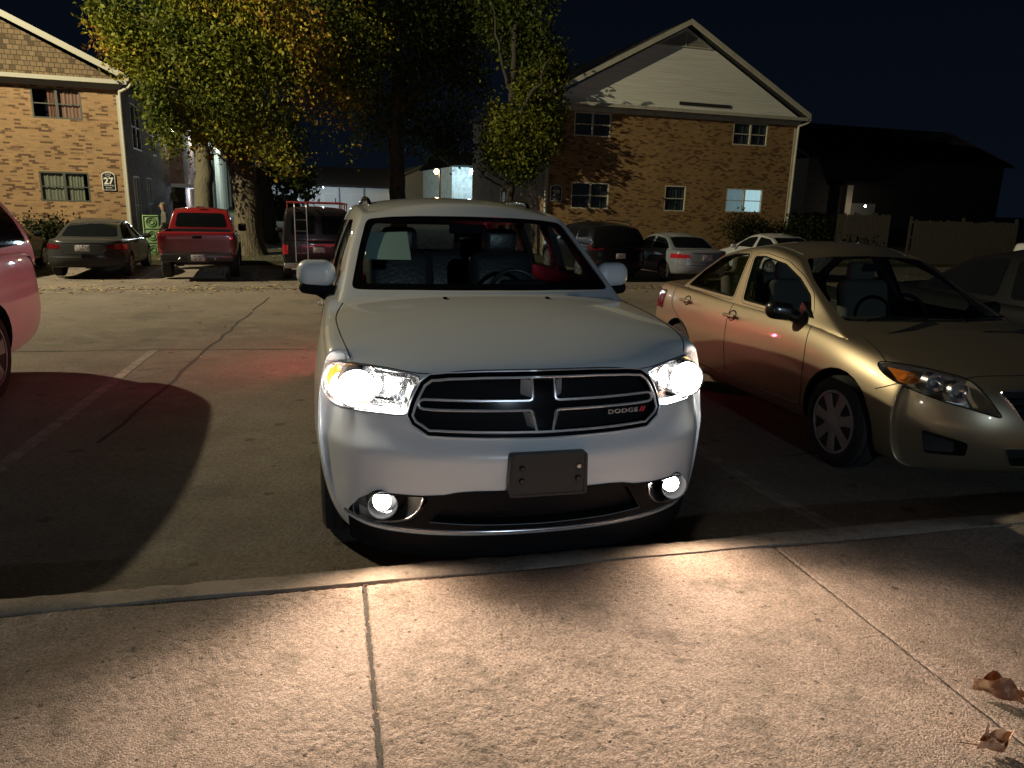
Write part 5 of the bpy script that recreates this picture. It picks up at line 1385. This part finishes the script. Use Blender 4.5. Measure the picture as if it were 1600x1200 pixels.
def limb(m_, pts, r0, r1, n=10, wob=.03, rnd=random):
    P = curve(pts, 6); k = len(P)
    P = [tuple(np.array(p) + np.array([rnd.gauss(0, wob), rnd.gauss(0, wob), 0]) * (0 < i < k - 1)) for i, p in enumerate(P)]
    m_.tube(P, [r0 + (r1 - r0) * (i / (k - 1)) ** .8 for i in range(k)], n)

def w2(p): return (p.x, p.y, p.z)
GREEN = (.055, .075, .012); YG = (.125, .135, .016); YEL = (.31, .25, .028); ORA = (.19, .10, .018); DRK = (.04, .05, .012)
def pts_px(L): return [w2(at_px(*q)) for q in L]

def tree(name, label, base, trunk_pts, r0, limbs, blobs, n, tones, seed, bark=BARK, size=.085, gap=.40):
    R = thing(name, label, 'tree', base)
    o = Vector(base); loc = lambda p: tuple(Vector(p) - o)
    t = MB(); rnd = random.Random(seed)
    tp = [loc(p) for p in trunk_pts]
    limb(t, tp, r0, r0 * .72, 14, .02, rnd)
    # root flare
    z0 = tp[0]; t.lathe([(-.1, r0 * 1.7), (.15, r0 * 1.35), (.5, r0 * 1.1), (.9, r0 * .98)], (z0[0], z0[1], z0[2]), 'z', 14, caps=False)
    T = t.build('trunk', bark, R, 60)
    for L_, a, b in limbs:
        q = MB(); limb(q, [loc(p) for p in L_], a, b, 8, .05, rnd); q.build('branch', bark, T, 60)
    if n: crown('crown', [(b[0] - o.x, b[1] - o.y, b[2] - o.z, *b[3:]) for b in blobs], n, tones, seed, R, size, 9, gap)
    return R
def blobs_px(L): # (px, py, depth, radius px across, radius px up, depth radius, weight)
    out = []
    for x, y, D, rx, ry, rd, w in L:
        p = at_px(x, y, D); out.append((p.x, p.y, p.z, rx * D / F_PX, rd, ry * D / F_PX, w))
    return out
gz = lambda p: (p.x, p.y, ground_z(p.x, p.y))
# the big tree left of the middle
b1 = gz(at_px(388, 370, 26.5))
tree('tree', 'big autumn tree with lit yellow green leaves over the red pickup', b1,
     [b1, w2(at_px(386, 320, 26.5)), w2(at_px(374, 250, 26.4)), w2(at_px(366, 190, 26.2)), w2(at_px(368, 120, 26.2))], .50,
     [(pts_px([(370, 200, 26.3), (330, 120, 25.5), (280, 60, 24.5), (210, 20, 24)]), .22, .05), (pts_px([(368, 160, 26.3), (390, 60, 26), (420, -40, 26)]), .24, .08),
      (pts_px([(372, 230, 26.4), (430, 170, 26), (500, 140, 25)]), .20, .05), (pts_px([(370, 180, 26.3), (300, 150, 25), (240, 130, 24)]), .15, .03)],
     blobs_px([(195, 35, 24, 52, 50, 1.5, 1.1), (185, 85, 24, 16, 22, .6, .5), (272, 112, 23.8, 46, 85, 1.6, 1.3), (215, 70, 24, 45, 50, 1.3, .8), (300, 30, 24.5, 120, 90, 2.2, 1.1), (248, 165, 24, 22, 38, .9, .9), (300, 185, 24, 50, 70, 1.4, 1.2), (360, 110, 24.5, 80, 110, 2.2, 1.1),
               (262, 200, 24.2, 26, 22, .8, .8), (350, 205, 24.5, 40, 50, 1.2, .8), (440, 90, 25, 90, 130, 2.4, .9), (440, 215, 25.5, 60, 55, 1.5, .8), (510, 190, 26, 60, 75, 1.6, .7), (330, -90, 25, 190, 90, 3, .6), (540, 60, 26, 70, 110, 2, .6), (475, 255, 25.5, 60, 28, 1.2, .6)]),
     90000, [(.42, GREEN), (.62, YG), (.70, YEL), (1, ORA)], 11, size=.066, gap=.46)
# the dark tree in the middle
b2 = gz(at_px(624, 372, 31))
tree('tree', 'dark leafy tree behind the white SUV roof', b2, [b2, w2(at_px(622, 320, 31)), w2(at_px(620, 260, 31)), w2(at_px(616, 190, 31)), w2(at_px(625, 110, 31))], .38,
     [(pts_px([(618, 220, 31), (570, 150, 30), (530, 60, 30)]), .18, .05), (pts_px([(618, 180, 31), (670, 120, 31), (720, 40, 31)]), .18, .05), (pts_px([(620, 250, 31), (650, 240, 30.5), (668, 262, 30)]), .06, .02)],
     blobs_px([(560, 120, 31, 90, 120, 2.4, 1), (620, 20, 31, 120, 100, 3, 1), (680, 130, 31, 80, 110, 2.4, .9), (600, 190, 31, 70, 50, 2, .7), (690, 215, 31.5, 55, 45, 1.5, .7), (720, 40, 31, 90, 100, 2.5, .8), (620, -90, 31, 160, 70, 3, .5)]),
     38000, [(.45, DRK), (.62, GREEN), (1, YG)], 23, size=.08)
# right tree hanging in front of the ochre building's left corner
b3 = gz(at_px(792, 372, 29.6))
tree('tree', 'drooping tree in front of the ochre brick corner', b3, [b3, w2(at_px(796, 320, 29.6)), w2(at_px(798, 250, 29.6)), w2(at_px(800, 150, 28.6)), w2(at_px(806, 40, 28.2))], .17,
     [(pts_px([(799, 200, 28.8), (840, 130, 27.5), (860, 90, 27)]), .09, .03), (pts_px([(800, 150, 28.6), (780, 80, 28), (770, 10, 28)]), .09, .03), (pts_px([(797, 300, 29.6), (770, 285, 29.6), (745, 262, 29.6)]), .07, .02), (pts_px([(797, 290, 29.6), (765, 262, 29.6), (750, 238, 29.6)]), .05, .015)],
     blobs_px([(820, 60, 28.9, 62, 95, 1.0, 1), (838, 150, 28.9, 45, 70, 1.0, 1.2), (800, 190, 28.9, 42, 60, 1.0, 1.1), (850, 205, 28.9, 24, 45, 0.9, .8), (780, 235, 28.9, 26, 34, 1.0, .8), (815, 250, 28.9, 26, 32, 0.9, .8), (770, 40, 28.9, 60, 90, 1.0, .7), (868, 100, 28.9, 20, 45, 0.8, .7), (800, -70, 28.9, 90, 60, 1.0, .6)]),
     42000, [(.46, DRK), (.66, GREEN), (1, YG)], 37, bark=mat('bark_dark', (.035, .03, .022), .95), size=.072, gap=.36)
b4 = gz(at_px(322, 385, 27.3))
tree('tree', 'pale bare trunk in front of the grey row', b4, [b4, w2(at_px(318, 320, 27.3)), w2(at_px(318, 260, 27.3)), w2(at_px(310, 215, 27.3)), w2(at_px(300, 150, 27.3))], .36,
     [(pts_px([(314, 235, 27.3), (335, 190, 27.2), (350, 150, 27.1)]), .2, .08)], blobs_px([(310, 150, 27.3, 60, 40, 1.5, 1)]), 1500, [(.5, DRK), (1, GREEN)], 41, BARKP, .08)
b5 = gz(at_px(420, 372, 33))
tree('tree', 'darker trunk close behind the big autumn tree', b5, [b5, w2(at_px(416, 320, 33)), w2(at_px(410, 270, 33)), w2(at_px(412, 200, 33))], .40,
     [(pts_px([(411, 250, 33), (440, 210, 33), (470, 180, 33)]), .2, .05)], blobs_px([(455, 285, 34, 50, 32, 1.6, 1), (430, 210, 33, 60, 50, 2, 1)]), 4000, [(.5, DRK), (1, GREEN)], 43, BARK, .10)

# bushes along the ochre wall
def bush(label, px, D, hw, h, seed):
    p = at_px(px, 365, D); z = -.5
    R = thing('bush', label, 'bush', (p.x, p.y, z), (0, 0, BA), 'clipped bushes by the dim wall')
    q = MB(); rnd = random.Random(seed)
    for i in range(7): limb(q, [(rnd.uniform(-.3, .3) * hw, rnd.uniform(-.1, .1), 0), (rnd.uniform(-.7, .7) * hw, rnd.uniform(-.3, .3), h * .6)], .03, .01, 5, .01, rnd)
    q.build('stems', BARK, R, 60)
    crown('foliage', [(-hw * .5, 0, h * .5, hw * .55, .6, h * .5, 1), (hw * .45, 0, h * .48, hw * .58, .6, h * .48, 1), (0, 0, h * .55, hw * .5, .6, h * .47, 1)], 7000, [(.5, (.016, .02, .008)), (1, (.025, .03, .01))], seed, R, .055)
bush('wide dark bush below the lit window', 1166, 32.2, 1.55, 1.75, 61)
bush('dark bush at the right corner of the ochre building', 1256, 33.0, 1.45, 1.75, 62)
bush('low dark bush beside the tan brick wall, behind the grey sedan', 78, 23.6, .8, 1.0, 63)

# wooden fence on the right
def fence():
    a, b = at_px(1238, 350, 35.5), at_px(1590, 350, 34)
    d = Vector((b.x - a.x, b.y - a.y, 0)); L = d.length
    R = thing('wooden_fence', 'weathered board fence to the right of the ochre building', 'fence', (a.x, a.y, -.52), (0, 0, math.atan2(d.y, d.x)))
    rnd = random.Random(9); x = 0.; m_ = MB(); m2_ = MB(); g0, g1 = L * .44, L * .54
    while x < L:
        w = rnd.uniform(.135, .15); h = 2.05 + rnd.uniform(-.05, .06) + (-.22 if x > g1 else 0)
        if not g0 < x < g1:
            y = rnd.uniform(-.006, .006)
            (m_ if x < g0 else m2_).prism([(x, 0), (x + w, 0), (x + w, h - .05), (x + w * .75, h), (x + w * .25, h), (x, h - .05)], 'y', y - .011, y + .011)
        x += w + .008
    for q_ in (m_, m2_): q_.build('board_panel', mat('fence_wood', (.042, .037, .028), .95, scale=(6, 1, .5), mix=[(5, 4, (.025, .022, .018), .4, .65)]), R)
    r = MB()
    for z in (.3, 1.0, 1.7): r.box((0, .015, z), (g0, .055, z + .09)); r.box((g1, .015, z), (L, .055, z + .09))
    r.build('rails', mat('fence_wood'), R)
    for q in (.0, .22, .44, .54, .77, 1.0): MB().box((L * q - .05, .056, 0), (L * q + .05, .156, 2.0)).build('fence_post', mat('fence_wood'), R)
fence()

# the person standing by the doorway, seen from behind the pickup
def person():
    p = at_px(259, 380, 26.2)
    R = thing('person', 'person in olive grey top standing beside the green patterned panel, facing right', 'person', (p.x, p.y, -.50), (0, 0, rad(-60)))
    J = {'pelvis': (0, 0, .95), 'chest': (0, .02, 1.25), 'neck': (0, .01, 1.48), 'head0': (0, -.01, 1.58), 'head1': (0, -.02, 1.70), 'top': (0, -.005, 1.76),
         'shl': (-.18, .02, 1.42), 'ell': (-.24, .04, 1.14), 'wrl': (-.22, -.10, .92), 'hal': (-.21, -.14, .84), 'shr': (.18, .02, 1.42), 'elr': (.24, .05, 1.14), 'wrr': (.20, -.12, .95), 'har': (.18, -.17, .88),
         'hipl': (-.10, 0, .90), 'knl': (-.11, -.03, .50), 'anl': (-.11, .02, .09), 'tol': (-.12, -.15, .04), 'hipr': (.10, 0, .90), 'knr': (.12, .02, .50), 'anr': (.13, .08, .09), 'tor': (.14, -.09, .04)}
    E_ = [('pelvis', 'chest'), ('chest', 'neck'), ('neck', 'head0'), ('head0', 'head1'), ('head1', 'top'), ('chest', 'shl'), ('shl', 'ell'), ('ell', 'wrl'), ('wrl', 'hal'), ('chest', 'shr'), ('shr', 'elr'), ('elr', 'wrr'), ('wrr', 'har'),
          ('pelvis', 'hipl'), ('hipl', 'knl'), ('knl', 'anl'), ('anl', 'tol'), ('pelvis', 'hipr'), ('hipr', 'knr'), ('knr', 'anr'), ('anr', 'tor')]
    rad_ = dict(pelvis=.145, chest=.16, neck=.055, head0=.082, head1=.092, top=.05, shl=.075, ell=.05, wrl=.034, hal=.038, shr=.075, elr=.05, wrr=.034, har=.038, hipl=.10, knl=.068, anl=.045, tol=.035, hipr=.10, knr=.068, anr=.045, tor=.035)
    ks_ = list(J); me = bpy.data.meshes.new('body'); me.from_pydata([J[k] for k in ks_], [(ks_.index(a), ks_.index(b)) for a, b in E_], [])
    def st(o):
        o.modifiers.new('s', 'SKIN')
        for i, k in enumerate(ks_):
            v = me.skin_vertices[0].data[i]; v.radius = (rad_[k], rad_[k] * (.72 if k in ('pelvis', 'chest') else 1)); v.use_root = k == 'pelvis'
        m_ = o.modifiers.new('u', 'SUBSURF'); m_.levels = 2
    bpy.context.view_layer.update()
    o_ = bpy.data.objects.new('x', me); COL.objects.link(o_); bpy.context.view_layer.objects.active = o_
    o_.modifiers.new('s', 'SKIN')
    for i, k in enumerate(ks_):
        v = me.skin_vertices[0].data[i]; v.radius = (rad_[k], rad_[k] * (.72 if k in ('pelvis', 'chest') else 1)); v.use_root = k == 'pelvis'
    mm = o_.modifiers.new('u', 'SUBSURF'); mm.levels = 2; mm.render_levels = 2
    dg = bpy.context.evaluated_depsgraph_get(); dg.update()
    out = bpy.data.meshes.new_from_object(o_.evaluated_get(dg)); bpy.data.objects.remove(o_)
    SK, TOP, TR, SH = mat('skin', (.33, .20, .13), .6), mat('olive_top', (.10, .105, .08), .9), mat('trousers', (.035, .037, .04), .9), mat('shoes', (.02, .02, .02), .7)
    out.materials.clear()
    for m_ in (SK, TOP, TR, SH): out.materials.append(m_)
    for p_ in out.polygons:
        z = p_.center.z; x = abs(p_.center.x); y = p_.center.y
        hand = x > .13 and z < .94 and y < -.08 and z > .75
        p_.material_index = 0 if (z > 1.50 or hand) else 1 if (z > .93 or (x > .16 and z > .75)) else 3 if z < .085 else 2
    b = link('body', out, R, 60)
    h = MB()
    for sx in (-1, 1): h.rbox((sx * .032, -.108, 1.665), (.022, .012, .012), .005, 3); 
    h.build('eyes', mat('eye_dark', (.02, .02, .02), .3), b, 50)
    n_ = MB(); n_.prism([(-.012, 1.615), (.012, 1.615), (.008, 1.66), (-.008, 1.66)], 'y', -.128, -.09); n_.build('nose', SK, b)
    hr = MB(); hr.lathe([(.0, .094), (.03, .092), (.06, .075), (.085, .03), (.09, 1e-6)], (0, .006, 1.685), 'z', 18, caps=False); hr.build('hair', mat('short_hair', (.12, .09, .06), .9), b, 60)
person()

# green patterned panel by the brick corner
pg = at_px(236, 352, 25.2)
Gp = thing('green_panel', 'tall light green panel with ring patterns beside the brick corner', 'panel', (pg.x, pg.y, -.55), (0, 0, BA + .25))
GM = mat('green_paint', (.26, .40, .19), .6)
MB().rbox((0, 0, .70), (.50, .10, 1.40), .015, 3).build('board', GM, Gp, 40)
k = MB()
for z in (.25, .72, 1.18):
    for rr_ in (.15, .08): k.tube([(math.cos(a) * rr_, -.055, z + math.sin(a) * rr_) for a in [i * math.pi / 10 for i in range(20)]], .016, 5, True)
for z in (.03, .48, .95, 1.37): k.tube([(-.23, -.055, z), (.23, -.055, z)], .014, 5)
for x in (-.23, .23): k.tube([(x, -.055, .03), (x, -.055, 1.37)], .014, 5)
k.build('ring_pattern', mat('green_dark', (.09, .17, .06), .6), Gp, 50)
# pale fan of dry leaves hanging by the canopy
pf = at_px(270, 308, 37)
Fp = thing('dry_fan', 'pale tan fan of dry fronds hanging below the door canopy', 'dried plant', pf, (0, 0, BA))
for i in range(6):
    t_ = i / 5; c0 = Vector((-.28 + .36 * t_, 0, .18 - .16 * t_)); a = rad(-62 + 10 * t_)
    m_ = MB(); m_.prism([(c0.x - .05, c0.z + .22), (c0.x + .03, c0.z + .22), (c0.x + .16, c0.z - .22), (c0.x + .10, c0.z - .27)], 'y', -.012 + i * .004, .0 + i * .004)
    m_.build('frond', mat('dry_tan', (.42, .33, .17), .8), Fp)

# fallen leaves: two large ones close to the camera, small ones as litter
LEAFB = mat('dead_leaf', (.25, .105, .052), .6, mix=[(30, 3, (.52, .33, .20), .45, .65)], bump=[(60, 2, .5, .005)])
def dead_leaf(name, label, px, py, yaw, L, W, curl, tilt, seed, lift=.012, lm=None):
    d = c_fw + c_rt * ((px - 800) / F_PX) - c_up * ((py - 600) / F_PX)
    p = Vector((0, 0, CAM_H)) + d * ((.131 + lift - CAM_H) / d.z)
    R = thing(name, label, 'leaf', p, (tilt, 0, yaw))
    rnd = random.Random(seed); nu, nv = 26, 10; V = []; lob = [rnd.uniform(.55, 1.15) for _ in range(7)]
    for i in range(nu + 1):
        t = i / nu; w = W * (math.sin(math.pi * min(1, t * 1.02)) ** .7) * (.62 + .38 * abs(math.sin(t * 8.5 + seed))) * np.interp(t, np.linspace(0, 1, 7), lob)
        for j in range(-nv, nv + 1):
            s = j / nv
            z = curl * (s * s) * (1 + .6 * math.sin(t * 9 + seed)) + .012 * math.sin(t * 14 + s * 5 + seed) + .03 * (t - .5) ** 2
            V.append((L * (t - .5), w * s * (1 - .25 * abs(s)), z + .004 * rnd.random()))
    m = 2 * nv + 1; m_ = MB().add(V, [(a * m + b, a * m + b + 1, (a + 1) * m + b + 1, (a + 1) * m + b) for a in range(nu) for b in range(m - 1)])
    me = solid(m_.mesh('blade', lm or LEAFB, False), .0005)
    bl = link('blade', me, R, 70)
    MB().tube(curve([(L * .5, 0, .008), (L * .2, 0, .004), (-L * .2, .002, .004), (-L * .55, .004, .01), (-L * .95, .02, .004)], 5), [.0022] * 21, 6).build('stalk', mat('leaf_stalk', (.30, .16, .08), .7), R, 60)
dead_leaf('fallen_leaf', 'curled brown leaf at the right edge, lying across the pavement joint', 1578, 1092, rad(152), .21, .050, .040, rad(20), 2, .016)
dead_leaf('fallen_leaf', 'small pale crumpled leaf near the bottom right corner', 1548, 1166, rad(10), .095, .045, .042, rad(16), 5, .016, mat('pale_leaf', (.50, .33, .23), .6, mix=[(25, 3, (.36, .17, .09), .5, .62)]))
def litter(name, label, n, fn, s0, s1, seed):
    r = random.Random(seed); m_ = MB()
    for _ in range(n):
        x, y, z = fn(r); s = r.uniform(s0, s1); a = r.uniform(0, 6.3); ca, sa = math.cos(a) * s, math.sin(a) * s
        t = r.uniform(-.5, .5) * s; k = r.uniform(.3, .9) * s
        m_.add([(x - ca, y - sa, z + .004), (x + sa * .5, y - ca * .5, z + .004 + k * .5), (x + ca, y + sa, z + .006 + t * t), (x - sa * .5, y + ca * .5, z + .004)], [(0, 1, 2), (0, 2, 3)], r.choice((0, 0, 1)))
    o = m_.build(name, [mat('litter_tan', (.33, .23, .10), .8), mat('litter_brown', (.13, .075, .035), .8)], None, None, False)
    return tag(o, label, None, None, 'stuff')
def far_fn(r):
    u = r.uniform(-22, 26); d = r.gauss(18.0, .55) if r.random() < .55 else r.uniform(17.5, 25.8)
    p = SXv * u + SYv * d; return p.x, p.y, ground_z(p.x, p.y)
def lane_fn(r):
    u = r.uniform(-14, 16); d = 6.5 + 11 * r.random(); p = SXv * u + SYv * d; return p.x, p.y, ground_z(p.x, p.y)
def verge_fn(r):
    u = r.uniform(-22, 26); d = r.uniform(26.2, 40); p = SXv * u + SYv * d; return p.x, p.y, -.604 + .13 + max(0, d - 30) * .006
litter('leaf_litter', 'dry leaves gathered along the gutter of the far row', 5200, far_fn, .025, .06, 1)
litter('leaf_litter', 'scattered leaves on the lane between the rows', 150, lane_fn, .02, .045, 2)
litter('leaf_litter', 'fallen leaves on the verge under the trees', 5000, verge_fn, .03, .07, 3)
# dry twigs and grit in the pavement joint
def grit_fn(r):
    v = -.15 - 1.5 * r.random(); p = ks(.04 + r.gauss(0, .012), v); return p.x, p.y, .118
litter('joint_debris', 'grit and bits of leaf caught in the pavement joint', 220, grit_fn, .003, .008, 4)

def joint_fill(u0, w, a, b):
    rnd = random.Random(int(u0 * 100)); m_ = MB(); vs = []; v = a
    while v > b:
        k = w * rnd.uniform(.5, 1.5); o_ = rnd.gauss(0, .0018)
        vs += [tuple(ks(u0 - k + o_, v, .1235)), tuple(ks(u0 + k + o_, v, .1235))]; v -= .012
    n = len(vs) // 2
    m_.add(vs, [(2 * i, 2 * i + 1, 2 * i + 3, 2 * i + 2) for i in range(n - 1)])
    tag(m_.build('joint_dirt', CRACK, None, None, False), kind='structure')
joint_fill(.04, .0075, -.152, -1.93); joint_fill(1.93, .0028, -.152, -1.93)
